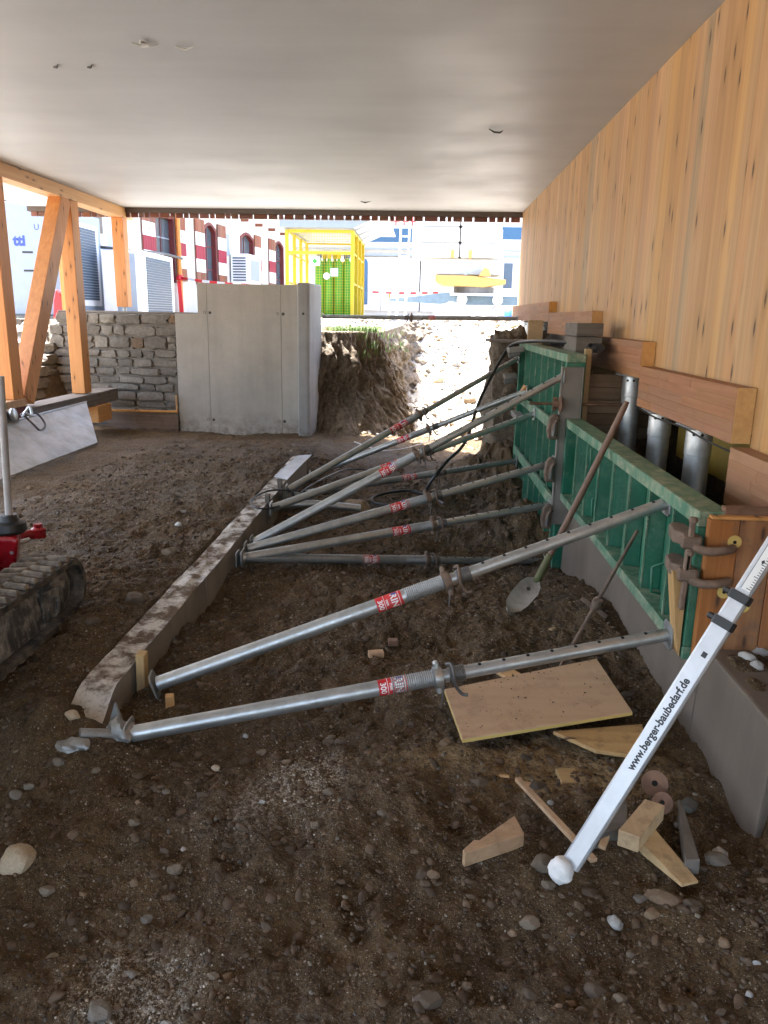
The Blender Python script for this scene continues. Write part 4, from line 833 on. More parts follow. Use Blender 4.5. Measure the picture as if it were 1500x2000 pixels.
vs_, fs_ = blob((-1.20, 2.40, gh(-1.20, 2.40) + 0.008), (0.055, 0.035, 0.02), 37); o = MB().add(vs_, fs_).build('foil_scrap', M['steel_mud'], smooth=30); tag(o, 'crumpled silver foil at the near end of the kerb', 'foil')
# pipe and stone between the props, cables
o = MB().tube([(-1.2, 6.45, 0.0), (-0.9, 6.5, 0.01), (-0.5, 6.62, -0.05)], 0.034, 12).build('grey_pipe', M['steel'], smooth=60); tag(o, 'grey plastic pipe lying between the props, ending at the large tan stone', 'pipe')
def cable(label, pts, r, mat='black', n=8):
    o = MB().tube(spline(pts, n), r, 8).build('cable', M[mat], smooth=60); tag(o, label, 'cable')
cable('thick black cable falling from the top of the tall panel across the props', [(1.30, 6.1, 1.42), (1.1, 7.0, 1.42), (0.97, 8.2, 1.36), (0.86, 8.3, 1.22), (0.62, 7.9, 0.82), (0.45, 7.3, 0.47), (0.26, 6.9, 0.34), (0.16, 6.75, 0.24), (0.08, 6.8, 0.08), (0.09, 6.95, -0.06)], 0.016)
cable('flat loop of dark blue cable on the soil behind the fifth prop', [(0.25, 6.9, -0.06), (0.13, 7.2, -0.06), (-0.07, 7.38, -0.05), (-0.30, 7.25, -0.05), (-0.42, 7.05, -0.06), (-0.36, 6.85, -0.06), (-0.1, 6.75, -0.05)], 0.013)
cable('thin black cable looping over the kerb between the stakes', [(-0.45, 8.0, 0.02), (-0.72, 7.85, 0.06), (-0.84, 7.0, 0.15), (-0.93, 6.3, 0.19), (-1.01, 5.98, 0.15), (-1.11, 5.69, 0.165), (-1.22, 5.64, 0.175), (-1.31, 5.88, 0.17), (-1.27, 6.15, 0.175), (-1.14, 6.25, 0.18), (-0.75, 6.42, 0.12)], 0.008)
cable('thin white wire curling on the trench floor behind the highest prop', [(-0.95, 11.3, -0.2), (-0.75, 11.2, -0.25), (-0.55, 11.0, -0.27), (-0.3, 11.1, -0.27), (0.0, 11.8, -0.3), (0.45, 13.0, -0.3), (0.55, 14.5, -0.2), (0.45, 17, 0.35)], 0.007, 'white')

# ---------------------------------------------------------------- left timber frame
tf = thing('timber_truss', (-4.95, 10.5, 0.4), 'orange timber frame of posts, brace and top plate along the open left side', 'timber frame')
def part_beam(name, p0, p1, w, h, mat, upv=(0, 1, 0), bevel=0.004): return MB().beam(p0, p1, w, h, upv).build(name, mat, tf, bevel=bevel)
PX = -4.97
mb = MB(); mb.box(PX - 0.12, PX + 0.10, 3.5, 13.45, CZ - 0.165, CZ - 0.004); mb.build('top_plate', M['plate'], tf, bevel=0.004)
def post(name, yb, zb, yt, zt, w=0.235, d=0.19): 
    mb = MB(); mb.box(PX - d / 2, PX + d / 2, yb - w / 2, yb + w / 2, zb, zt); return mb.build(name, M['post'], tf, bevel=0.005)
post('post', 9.2, 0.555, 0, CZ - 0.166); post('post', 11.2, 0.44, 0, CZ - 0.166); post('post', 13.08, 1.69, 0, CZ - 0.166, 0.2); post('post', 5.6, 0.5, 0, CZ - 0.166)
part_beam('brace', (PX + 0.005, 9.45, 0.52), (PX + 0.005, 10.98, 3.12), 0.185, 0.27, M['post'])
mb = MB(); mb.box(PX - 0.15, PX + 0.16, 9.35, 12.15, 0.245, 0.43); mb.build('sill', M['greywood'], tf, bevel=0.005)
mb = MB(); mb.box(PX - 0.15, PX + 0.12, 7.9, 9.33, 0.46, 0.55); mb.build('sill_board', M['freshy'], tf, bevel=0.004)
mb = MB(); mb.box(PX + 0.02, PX + 0.22, 11.2, 11.7, 0.0, 0.243); mb.build('block', M['plate'], tf, bevel=0.004)
mb = MB(); mb.box(PX - 0.1, PX + 0.1, 8.0, 9.34, 0.12, 0.455); mb.build('packing', M['redframe'], tf, bevel=0.004)
MB().cyl((PX, 13.08, 1.60), (PX, 13.08, 1.69), 0.03, 10).build('post_shoe', M['steel'], tf)
# second frame out in the light (behind the cabinet)
mb = MB(); mb.box(-6.55, -6.38, 14.2, 14.36, 1.36, 3.6); o = mb.build('timber_post', M['post'], bevel=0.004); tag(o, 'orange timber post outside, between the big grey cabinet and the brace', 'post')

# white laminate board leaning on the sill
lp = thing('laminate_sheet', (-3.9, 7.8, 0.1), 'white laminate panel leaning against the sill on the left, dirty along its lower edge', 'panel')
a_ = Vector((-3.80, 6.2, gh(-3.8, 6.2) + 0.0)); b_ = Vector((-3.74, 8.74, 0.125)); c__ = Vector((-4.28, 9.75, 0.475)); d_ = Vector((-4.22, 6.7, 0.475)); nn = (b_ - a_).cross(c__ - b_).normalized() * -0.018
a_.z = 0.125; a_.x = -3.74
mb = MB(); mb.hexa([a_, b_, b_ + nn, a_ + nn, d_, c__, c__ + nn, d_ + nn]); mb.build('sheet', M['white_panel'], lp, bevel=0.003)
mb = MB(); mb.tube([d_ + Vector((0, 0, .002)), c__ + Vector((0, 0, .002))], 0.011, 6); mb.build('edge_trim', M['alu'], lp)
sh = thing('chain_hook', (-4.15, 7.9, 0.5), 'dark steel shackle and wire eye hanging over the top edge of the white panel', 'shackle')
MB().tube(spline([(-4.24, 8.0, 0.52), (-4.18, 8.08, 0.56), (-4.13, 8.18, 0.50), (-4.09, 8.22, 0.39), (-4.08, 8.08, 0.35), (-4.10, 7.98, 0.43), (-4.16, 7.92, 0.53)], 6), 0.011, 7).build('eye', M['steel_dark'], sh, smooth=60)
mb = MB(); mb.rbox((-4.25, 7.55, 0.53), (0.10, 0.75, 0.13), (1, 0.05, 0.2)); mb.build('block', M['steel_dark'], sh, bevel=0.02, seg=2)
MB().lathe([(0.055, 0), (0.065, 0.01), (0.065, 0.03), (0.05, 0.04)], (-4.20, 7.75, 0.555), (1, 0, 0.2), 14).build('sheave', M['steel'], sh, smooth=40)
MB().tube(spline([(-4.22, 8.0, 0.5), (-4.16, 8.05, 0.6), (-4.12, 8.0, 0.52), (-4.16, 7.92, 0.56)], 5), 0.016, 7).build('shackle', M['steel'], sh, smooth=60)

# ---------------------------------------------------------------- stone wall, concrete wall, column
sw = thing('stone_wall', (-4.8, 12.7, -0.4), 'rubble stone wall with grey mortar between the orange posts and the concrete wall', 'stone wall')
mb = MB(); mb.box(-5.80, -3.895, 12.415, 12.95, -0.6, 1.585); mb.build('mortar_core', M['mortar'], sw)
mb = MB(); mb.box(-5.82, -3.62, 12.43, 13.0, 1.586, 1.62); mb.build('coping', M['mortar'], sw, bevel=0.008)
def rock_mesh(sx, sy, sz, seed, cuts=2, amp=0.18):
    r = random.Random(seed); bm = bmesh.new(); bmesh.ops.create_cube(bm, size=1); bmesh.ops.subdivide_edges(bm, edges=bm.edges[:], cuts=cuts, use_grid_fill=True)
    vs = []
    for v in bm.verts:
        p = v.co.copy(); e = sum(1 for q in p if abs(abs(q) - 0.5) < 1e-4)
        p = p * (1.0 - (0.055 if e == 2 else 0.13 if e == 3 else 0)); p += Vector((r.uniform(-1, 1) * .075, r.uniform(-1, 1) * .11, r.uniform(-1, 1) * .10)) * (amp / 0.18)
        vs.append((p.x * sx, p.y * sy, p.z * sz))
    fs = [tuple(v.index for v in f.verts) for f in bm.faces]; bm.free(); return vs, fs
z = -0.34; k = 0
while z < 1.56:
    h = min(rng.uniform(0.12, 0.22), 1.585 - z); x = -5.82 - rng.uniform(0, .15)
    if h < 0.05: break
    while x < -3.92:
        w = min(rng.uniform(0.18, 0.52), -3.90 - x)
        if w < 0.07: break
        split = h > 0.20 and rng.random() < 0.3
        for q in range(2 if split else 1):
            hh = h / 2 if split else h; hz = hh * rng.uniform(0.76, 0.9)
            vs_, fs_ = rock_mesh(w - rng.uniform(0.012, 0.03), 0.11, hz, 100 + k, 2, 0.16); ct = Vector((x + w / 2, 12.43 + rng.uniform(-0.012, 0.015), z + hh / 2 + q * hh + rng.uniform(-.008, .008)))
            mt = M['masonry'] if rng.random() < 0.93 else M['st_o']
            mb = MB().add([(a + ct.x, b + ct.y, c + ct.z) for a, b, c in vs_], fs_); mb.build('stone', mt, sw, smooth=38); k += 1
        x += w
    z += h
# timber skirting in front of it
sk = thing('form_boards', (-4.6, 12.25, -0.3), 'brown form board with an orange batten on top at the foot of the rubble wall', 'form boards')
mb = MB(); mb.box(-5.05, -3.885, 12.24, 12.28, -0.4, 0.045); mb.build('board', M['brownx'], sk, bevel=0.003)
mb = MB(); mb.box(-5.05, -3.885, 12.215, 12.285, 0.047, 0.078); mb.build('batten', M['plate'], sk, bevel=0.003)
mb = MB(); mb.box(-3.918, -3.887, 12.245, 12.28, 0.08, 0.33); mb.build('upright', M['plate'], sk, bevel=0.003)

cw = thing('concrete_wall', (-2.9, 12.5, -0.5), 'smooth beige concrete wall with vertical form joints and a step at its left end', 'wall')
xs_ = [-3.88, -3.36, -2.40, -1.90]
mb = MB(); mb.prism([(-3.88, 12.306, -0.6), (-3.362, 12.306, -0.6), (-3.362, 12.306, 2.06), (-3.515, 12.306, 2.06), (-3.515, 12.306, 1.60), (-3.88, 12.306, 1.60)], (0, 0.44, 0)); mb.build('wall_panel', M['conc'], cw, bevel=0.006)
for x0, x1 in ((-3.3595, -2.2015), (-2.199, -1.885)):
    mb = MB(); mb.box(x0, x1, 12.306 + (0.002 if x0 > -3 else 0), 12.746, -0.6, 2.06); mb.build('wall_panel', M['conc'], cw, bevel=0.004)
mb = MB(); mb.box(-3.85, -1.9, 12.32, 12.74, -0.6, 1.55); mb.build('core', M['conc_hole'], cw)
for x_ in (-3.32, -2.165):
    for z_ in (1.62, -0.06):
        MB().lathe([(0.024, 0), (0.02, 0.003), (0.0, 0.0035)], (x_, 12.3075, z_), (0, -1, 0), 14, cap=False).build('tie_hole', M['conc_hole'], cw, smooth=40)
        MB().lathe([(0.022, 0), (0.022, 0.002), (0.016, 0.002), (0.016, 0.0)], (x_ - 0.085, 12.3055, z_ + 0.006), (0, -1, 0), 14, cap=False).build('tie_mark', M['conc_hole'], cw, smooth=40)
col = thing('concrete_column', (-1.78, 12.4, -0.5), 'taller grey concrete pillar at the right end of the concrete wall, bright on its side', 'column')
mb = MB(); mb.prism([(-1.905, 12.07, -0.6), (-1.745, 12.07, -0.6), (-1.72, 12.09, -0.6), (-1.64, 12.9, -0.6), (-1.90, 12.9, -0.6)][::-1], (0, 0, 2.685)); mb.build('shaft', M['conc_col'], col, bevel=0.018)
MB().lathe([(0.02, 0), (0.016, 0.003), (0, 0.0035)], (-1.815, 12.0695, 1.63), (0, -1, 0), 12, cap=False).build('tie_hole', M['conc_hole'], col)
# stone steps outside on the left
stp = thing('stone_steps', (-6.2, 12.2, 0.1), 'dry stone steps in bright light behind the brace', 'steps')
k = 0
for i in range(8):
    x = -7.2
    while x < -5.86:
        w = min(rng.uniform(0.3, 0.6), -5.85 - x); vs_, fs_ = rock_mesh(w - 0.02, 0.5, 0.155, 500 + k, 2, 0.2); ct = (x + w / 2, 11.4 + i * 0.22, 0.16 + i * 0.175)
        MB().add([(a + ct[0], b + ct[1], c + ct[2]) for a, b, c in vs_], fs_).build('stone', M['masonry'], stp, smooth=35); x += w; k += 1

# ---------------------------------------------------------------- mini excavator at the left edge
ex = thing('mini_excavator', (-2.0, 2.6, 0.12), 'front of a red mini excavator on a muddy rubber track at the left edge', 'mini excavator')
TX0, TX1, y0t, y1t, zb, zt = -1.875, -1.64, 1.2, 3.44, 0.165, 0.445; R_ = (zt - zb) / 2
path = []
for i in range(13): an = -PI / 2 + PI * i / 12; path.append((y1t + R_ * math.cos(an) * 0.95, (zt + zb) / 2 + R_ * math.sin(an)))
for i in range(13): an = PI / 2 + PI * i / 12; path.append((y0t + R_ * math.cos(an), (zt + zb) / 2 + R_ * math.sin(an)))
def loop_pts(): 
    out = []
    for i in range(len(path)):
        p, q = Vector(path[i]), Vector(path[(i + 1) % len(path)]); n = max(1, int((q - p).length / 0.06)); out += [p + (q - p) * (j / n) for j in range(n)]
    return out
LP = loop_pts(); nL = len(LP); vs = []; fs = []
cen = Vector(((y0t + y1t) / 2, (zt + zb) / 2))
for i, q in enumerate(LP):
    tq = (LP[(i + 1) % nL] - LP[i - 1]).normalized(); nq = Vector((tq.y, -tq.x)); inn = q - nq * 0.028
    for x_, w_ in ((TX0, q), (TX1, q), (TX1, inn), (TX0, inn)): vs.append((x_, w_.x, w_.y))
for i in range(nL):
    j = (i + 1) % nL
    for k in range(4): fs.append((4 * i + k, 4 * j + k, 4 * j + (k + 1) % 4, 4 * i + (k + 1) % 4))
TR = NT('muddy_track_rubber'); v = TR.coord((1, 1, 1)); n1 = TR.noise(v, 12, 7, 0.7); TRm = TR.fin(TR.mix(TR.mapr(n1, 0.40, 0.62), (0.018, 0.016, 0.015), (0.12, 0.095, 0.07)), 0.8, 0, TR.bump(n1, 0.4, 0.01))
MUD = NT('track_mud'); v = MUD.coord((1, 1, 1)); n1 = MUD.noise(v, 16, 7, 0.7); MUDm = MUD.fin(MUD.mix(MUD.mapr(n1, 0.38, 0.62), (0.07, 0.056, 0.042), (0.23, 0.185, 0.135)), 0.85, 0, MUD.bump(n1, 0.4, 0.01))
trk = MB().add(vs, fs).build('track', TRm, ex, smooth=40)
# lugs: two staggered rows, bent to the band
peri = [0]
for i in range(nL): peri.append(peri[-1] + (LP[(i + 1) % nL] - LP[i]).length)
def along(s):
    s = s % peri[-1]
    for i in range(nL):
        if peri[i] <= s <= peri[i + 1]:
            f = (s - peri[i]) / max(1e-9, peri[i + 1] - peri[i]); p = LP[i].lerp(LP[(i + 1) % nL], f); t_ = (LP[(i + 1) % nL] - LP[i]).normalized(); return p, t_
lug0 = None; s_ = 0
nlug = int(peri[-1] / 0.078)
for i in range(nlug):
    for r_ in range(2):
        sq = (i + 0.5 * r_) * peri[-1] / nlug; p, t_ = along(sq); n_ = Vector((t_.y, -t_.x))
        if p.x < 1.7: continue
        xa, xb = ((TX0 + 0.005, TX0 + 0.125), (TX0 + 0.105, TX1 - 0.004))[r_]
        T3 = Vector((0, t_.x, t_.y)); N3 = Vector((0, n_.x, n_.y)); c0 = Vector(((xa + xb) / 2, p.x, p.y)); w2 = (xb - xa) / 2; X3 = Vector((1, 0, 0))
        mb = MB(); sk_ = T3 * (0.012 if r_ else -0.012)
        mb.hexa([c0 - X3 * w2 - T3 * 0.024 - sk_, c0 + X3 * w2 - T3 * 0.024 + sk_, c0 + X3 * w2 + T3 * 0.024 + sk_, c0 - X3 * w2 + T3 * 0.024 - sk_] + [c0 - X3 * (w2 - .008) - T3 * 0.014 - sk_ + N3 * 0.021, c0 + X3 * (w2 - .008) - T3 * 0.014 + sk_ + N3 * 0.021, c0 + X3 * (w2 - .008) + T3 * 0.014 + sk_ + N3 * 0.021, c0 - X3 * (w2 - .008) + T3 * 0.014 - sk_ + N3 * 0.021])
        mb.build('lug', MUDm, trk, bevel=0.005)
TFm = worn_paint('scraped_track_frame', (0.03, 0.028, 0.028), (0.36, 0.335, 0.30), 1.0, 0.55)
mb = MB(); mb.hexa([(TX1 - 0.16, 1.2, 0.215), (TX1 - 0.012, 1.2, 0.215), (TX1 - 0.012, 3.18, 0.215), (TX1 - 0.16, 3.18, 0.215), (TX1 - 0.16, 1.2, 0.40), (TX1 - 0.03, 1.2, 0.40), (TX1 - 0.03, 3.12, 0.40), (TX1 - 0.16, 3.12, 0.40)]); mb.build('track_frame', TFm, ex, bevel=0.008)
idl = MB().lathe([(0.10, 0), (0.108, 0.01), (0.108, 0.06), (0.06, 0.066), (0.055, 0.08), (0.03, 0.082)], (TX1 - 0.11, 3.39, (zt + zb) / 2), (1, 0, 0), 20).build('idler', TFm, ex, smooth=40)
mb = MB(); mb.prism([(TX1 - 0.02, 3.14, 0.24), (TX1 - 0.02, 3.30, 0.26), (TX1 - 0.02, 3.33, 0.36), (TX1 - 0.02, 3.14, 0.38)], (0.014, 0, 0)); mb.build('tension_plate', TFm, ex, bevel=0.004)
MB().tube(spline([(TX1 + 0.0, 3.17, 0.27), (TX1 + 0.012, 3.21, 0.26), (TX1 + 0.012, 3.24, 0.33), (TX1, 3.19, 0.35)], 4), 0.008, 6).build('hook', TFm, ex, smooth=60)
bd = MB(); bd.hexa([(-2.55, 3.50, 0.30), (-1.97, 3.50, 0.30), (-2.08, 3.76, 0.30), (-2.55, 3.76, 0.30), (-2.55, 3.47, 0.54), (-1.905, 3.47, 0.54), (-2.05, 3.78, 0.54), (-2.55, 3.78, 0.54)]); bod = bd.build('swing_post', M['machine_red'], ex, bevel=0.03, seg=3, smooth=40)
MB().lathe([(0.075, 0), (0.085, 0.015), (0.08, 0.05), (0.05, 0.06), (0.042, 0.09)], (-2.0, 3.56, 0.54), (0, 0, 1), 18).build('cap', M['black'], ex, smooth=40)
MB().cyl((-1.995, 3.56, 0.60), (-1.965, 3.56, 1.30), 0.017, 14).build('stanchion', M['white_panel'], ex, smooth=60)
mb = MB(); mb.tube([(-1.955, 3.49, 0.46), (-1.955, 3.478, 0.46)], 0.009, 8); mb.build('bolt', M['steel'], ex)
MB().tube([(-2.40, 3.8, 0.36), (-2.3, 4.0, 0.37), (-2.17, 4.15, 0.36)], 0.03, 10).build('blade_arm', M['machine_red'], ex, smooth=60)
MB().cyl((-2.28, 3.92, 0.34), (-2.17, 4.06, 0.35), 0.014, 10).build('cylinder_rod', M['alu'], ex, smooth=60)
MB().lathe([(0.04, 0), (0.04, 0.05), (0.025, 0.06), (0.025, 0.08)], (-2.16, 4.15, 0.34), (0, 0, 1), 12).build('pivot', M['machine_red'], ex, smooth=40)
mb = MB(); mb.hexa([(-2.9, 1.5, 0.5), (-1.98, 1.5, 0.5), (-1.98, 3.28, 0.5), (-2.9, 3.28, 0.5), (-2.9, 1.5, 0.62), (-2.05, 1.5, 0.62), (-2.05, 3.2, 0.62), (-2.9, 3.2, 0.62)]); mb.build('deck', M['machine_red'], ex, bevel=0.03)
mb = MB(); mb.box(-2.6, -1.9, 1.6, 3.0, 0.24, 0.498); mb.build('undercarriage', M['steel_dark'], ex, bevel=0.01)
mb = MB(); mb.box(-2.5, -2.15, 3.2, 3.55, 0.36, 0.50); mb.build('boom_bracket', M['steel_dark'], ex, bevel=0.01)
MB().cyl((-1.80, 3.72, 0.22), (-1.74, 3.74, 0.22), 0.035, 10).build('blade_lug', M['machine_red'], ex)

# ---------------------------------------------------------------- things in the foreground
# levelling staff
st_ = thing('levelling_staff', (0.48, 1.96, 0.03), 'telescopic aluminium levelling staff leaning diagonally, printed with a web address', 'levelling staff')
S0 = Vector((0.482, 1.955, 0.055)); S1 = Vector((0.955, 2.05, 0.985)); sdir = (S1 - S0).normalized(); Ls = (S1 - S0).length
view = (Vector((0, 0, 1.6)) - (S0 + S1) / 2); nrm_ = (view - sdir * view.dot(sdir)).normalized(); nrm_ = (nrm_ + 0.18 * nrm_.cross(sdir)).normalized(); sx_ = nrm_.cross(sdir).normalized()
def staff_sec(name, t0, t1, w, dpt, mat):
    c_ = [(-w / 2 + .006, -dpt / 2), (w / 2 - .006, -dpt / 2), (w / 2, -dpt / 2 + .006), (w / 2, dpt / 2 - .006), (w / 2 - .006, dpt / 2), (-w / 2 + .006, dpt / 2), (-w / 2, dpt / 2 - .006), (-w / 2, -dpt / 2 + .006)]
    mb = MB(); mb.prism([S0 + sdir * t0 + sx_ * a + nrm_ * b for a, b in c_], sdir * (t1 - t0)); return mb.build(name, mat, st_)
sec = staff_sec('lower_section', 0.0, 0.80 * Ls, 0.055, 0.03, M['alu']); staff_sec('middle_section', 0.80 * Ls, 0.875 * Ls, 0.050, 0.026, M['alu']); up_ = staff_sec('upper_section', 0.875 * Ls, 1.95, 0.046, 0.023, M['alu'])
def collar(t0): 
    staff_sec('collar', t0, t0 + 0.026, 0.061, 0.037, M['black'])
    mb = MB(); mb.rbox(S0 + sdir * (t0 + 0.013) + sx_ * 0.034, (0.018, 0.03, 0.02), sdir, nrm_); mb.build('latch', M['black'], st_, bevel=0.004)
collar(0.785 * Ls); collar(0.865 * Ls)
def on_staff(u, w, lift): return S0 + sdir * u + sx_ * w + nrm_ * lift
lv, lf_ = text_geo('www.berger-baubedarf.de', 0.0315, 0.0011, 0.92)
mb = MB(); mb.add([on_staff(0.475 * Ls + x_, y_, 0.0154) for x_, y_ in lv], lf_); mb.build('lettering', M['black_ink'], sec)
mb = MB(); mb.rbox(on_staff(0.70 * Ls, -0.004, 0.0153), (0.016, 0.0006, 0.016), sdir, sx_) if False else mb.add([on_staff(0.70 * Ls + a, b - .004, 0.0156) for a, b in ((-.008, -.007), (.008, -.007), (.008, .007), (-.008, .007))], [(0, 1, 2, 3)]); mb.build('logo_square', M['black_ink'], sec)
mb = MB(); mb.add([on_staff(u, w, 0.0119) for u, w in ((0.90 * Ls, -0.016), (1.9, -0.016), (1.9, 0.008), (0.90 * Ls, 0.008))], [(0, 1, 2, 3)]); scl = mb.build('scale_strip', M['alu_strip'], up_)
mb = MB(); u = 0.905 * Ls; i = 0
while u < 1.88:
    l_ = 0.012 if i % 5 == 0 else 0.007; mb.add([on_staff(u + a, w, 0.0123) for a, w in ((0, -0.015), (0.0022, -0.015), (0.0022, -0.015 + l_), (0, -0.015 + l_))], [(0, 1, 2, 3)]); u += 0.0075; i += 1
mb.build('scale_ticks', M['black_ink'], scl, kind='stuff')
for w in (-0.0175, 0.0095): MB().add([on_staff(u, w + q, 0.0121) for u, q in ((0.90 * Ls, 0), (1.9, 0), (1.9, 0.0012), (0.90 * Ls, 0.0012))], [(0, 1, 2, 3)]).build('scale_rule', M['black_ink'], scl)
mb = MB(); mb.add([on_staff(0.985 * Ls + a, b - 0.004, 0.0124) for a, b in ((-.007, 0), (0, -.005), (.007, 0), (0, .005))], [(0, 1, 2, 3)]); mb.build('scale_diamond', M['black_ink'], scl)
vs_, fs_ = blob((0.452, 1.942, 0.046), (0.037, 0.036, 0.041), 88, 0.12); 
o = MB().add(vs_, fs_).build('plaster_ball', M['plaster'], smooth=35); tag(o, 'crumpled white plaster ball capping the foot of the levelling staff', 'plaster lump')

# shovel
so_ = thing('shovel', (0.66, 4.25, 0.0), 'long wooden handled shovel leaning on the lower green panel, pale pointed blade in the soil', 'shovel')
H0 = Vector((0.725, 4.36, 0.10)); H1 = Vector((1.125, 4.255, 1.18)); hd = H1 - H0
MB().tube([H0 + hd * t_ + Vector((0.008 * math.sin(t_ * 3), 0.01 * math.sin(t_ * 3.1), 0)) for t_ in (0.06, 0.2, 0.4, 0.6, 0.8, 0.97, 1.0)], [0.0175, 0.0185, 0.019, 0.0185, 0.018, 0.017, 0.013], 12).build('handle', M['handle'], so_, smooth=60)
MB().tube([H0 - hd * 0.03, H0 + hd * 0.06, H0 + hd * 0.16], [0.022, 0.022, 0.020], 12).build('socket', worn_paint('olive_socket', (0.10, 0.11, 0.035), (0.12, 0.085, 0.05), 0.6, 0.6), so_, smooth=60)
bl = []; tip = Vector((0.525, 4.06, 0.012)); root_ = Vector((0.715, 4.355, 0.10)); bd_ = (tip - root_); bs = bd_.cross(Vector((0.3, -0.5, 0.8))).normalized(); bn = bs.cross(bd_).normalized(); 
if bn.z < 0: bn = -bn
vs = []; fs = []; prof = [(0.0, 0.02), (0.10, 0.05), (0.25, 0.064), (0.6, 0.062), (0.82, 0.05), (0.95, 0.028), (1.0, 0.006)]
for t_, w in prof:
    for k in range(5): 
        q = (k - 2) / 2; vs.append(root_ + bd_ * t_ + bs * (w * q) + bn * (0.02 * q * q - 0.012 * math.sin(t_ * PI)))
n5 = len(prof)
for i in range(n5 - 1):
    for k in range(4): fs.append((5 * i + k, 5 * i + k + 1, 5 * i + k + 6, 5 * i + k + 5))
b_n = len(vs); vs2 = [p - bn * 0.003 for p in vs]; fs2 = [tuple(i + b_n for i in f[::-1]) for f in fs]
MB().add(vs + vs2, fs + fs2).build('blade', worn_paint('scoured_blade', (0.42, 0.40, 0.38), (0.22, 0.17, 0.12), 0.6, 0.5), so_, smooth=50)
MB().add([root_ + bd_ * (0.25 + 0.05 * math.sin(k * PI / 4)) + bs * (0.013 * math.cos(k * PI / 4)) + bn * 0.0005 for k in range(8)], [tuple(range(8))]).build('stamp', M['conc_hole'], so_)

# tie bar with wing nut leaning on the panel
tb = thing('leaning_tie_rod', (0.68, 3.34, 0.0), 'thin tie bar leaning on the lower green panel, brown wing nut halfway up', 'tie rod')
T0 = Vector((0.675, 3.33, 0.0)); T1 = Vector((1.115, 3.79, 0.58))
MB().cyl(T0, T1, 0.009, 10).build('rod', M['cast'], tb, smooth=60); tm = T0 + (T1 - T0) * 0.47; td = (T1 - T0).normalized()
MB().lathe([(0.015, -0.035), (0.024, -0.02), (0.024, 0.02), (0.016, 0.035)], tm, td, 10).build('nut', M['cast'], tb, smooth=40)
mb = MB(); mb.rbox(tm - td * 0.02, (0.15, 0.014, 0.022), Vector((0.85, -0.3, -0.55)), td); mb.build('wing', M['cast'], tb, bevel=0.004)
mb = MB(); mb.rbox(tm + td * 0.015, (0.05, 0.05, 0.016), (1, 0, 0), td); mb.build('washer', M['cast'], tb, bevel=0.004)

def slab(name, label, cat, pts, th, mat, bevel=0.002, group=None, edge=None):
    p = [Vector(q) for q in pts]; n_ = (p[1] - p[0]).cross(p[2] - p[0]).normalized(); n_ = n_ if n_.z > 0 else -n_
    mb = MB(); mb.prism(p, n_ * th)
    if edge is None: o = mb.build(name, mat, bevel=bevel); return tag(o, label, cat, group)
    t_ = thing(name, p[0], label, cat, group); mb.build('board', mat, t_, bevel=bevel)
    c_ = sum(p, Vector()) / len(p); mb = MB(); mb.prism([c_ + (q - c_) * 1.002 + n_ * 0.002 for q in p], n_ * (th * 0.62)); mb.build('edge_ply', edge, t_); return t_
slab('plywood_board', 'pinkish three ply board lying tilted on the soil under the nearest prop, crumbs on it', 'board', [(0.145, 3.04, 0.03), (0.845, 3.29, 0.085), (0.885, 2.825, 0.075), (0.20, 2.615, 0.045)], 0.02, M['ply'], edge=M['plyedge'])
def crumbs_on(c00, c10, c11, c01, n, seed):
    r = np.random.default_rng(seed); c00, c10, c11, c01 = [np.array(q) for q in (c00, c10, c11, c01)]; u = r.uniform(0.03, 0.95, n)[:, None]; v = (1 - r.uniform(0, 1, n) ** 2.2 * 0.95)[:, None]
    p = c00 * (1 - u) * (1 - v) + c10 * u * (1 - v) + c11 * u * v + c01 * (1 - u) * v; sz = r.uniform(0.0012, 0.0045, n) * r.uniform(0.4, 1, n)
    vv = (IV[None] * sz[:, None, None] * np.array((1.2, 1.2, 0.7)) * (1 + r.uniform(-.25, .25, (n, len(IV), 1))) + p[:, None]).reshape(-1, 3); ff = (IF[None] + (np.arange(n) * len(IV))[:, None, None]).reshape(-1, 3)
    me = np_mesh('soil_crumbs_on_board', vv, ff, M['gravel'], smooth=False); cc = np.array(brown)[r.integers(0, 4, n)] * 0.8; cc = np.concatenate([cc, np.ones((n, 1))], 1); a = me.color_attributes.new('tint', 'FLOAT_COLOR', 'POINT'); a.data.foreach_set('color', np.repeat(cc, len(IV), 0).astype(np.float32).ravel())
    o = bpy.data.objects.new('soil_crumbs_on_board', me); COL.objects.link(o); tag(o, kind='stuff')
crumbs_on((0.20, 2.615, 0.066), (0.885, 2.825, 0.096), (0.845, 3.29, 0.106), (0.145, 3.04, 0.051), 130, 8)
slab('plank', 'short plank poking out from beneath the three ply board towards the staff', 'plank', [(0.56, 2.74, 0.025), (0.93, 2.83, 0.022), (0.885, 2.585, 0.02), (0.70, 2.62, 0.022)], 0.016, M['freshx'])
slab('plank', 'sliver of plank showing behind the three ply board under the nearest prop', 'plank', [(0.33, 3.36, 0.02), (0.40, 3.38, 0.02), (0.56, 3.16, 0.02), (0.46, 3.15, 0.02)], 0.018, M['freshx'])
def block(label, x, y, size, rot, mat, name='wood_offcut', z=None, tilt=0.0, cat='offcut', cut=0.0):
    zc = (gh(x, y) if z is None else z) + size[2] / 2 - 0.004; d = Vector((math.cos(rot), math.sin(rot), tilt)); mb = MB(); mb.rbox((x, y, zc), size, d)
    if cut:   # wedge: squeeze one end
        vs = [Vector(q) for q in mb.v]; dd = d.normalized(); c_ = Vector((x, y, zc))
        for i, q in enumerate(vs):
            if (q - c_).dot(dd) > 0: vs[i] = Vector((q.x, q.y, zc - size[2] / 2 + (q.z - zc + size[2] / 2) * (1 - cut)))
        mb.v = [tuple(q) for q in vs]
    o = mb.build(name, mat, bevel=0.002); return tag(o, label, cat)
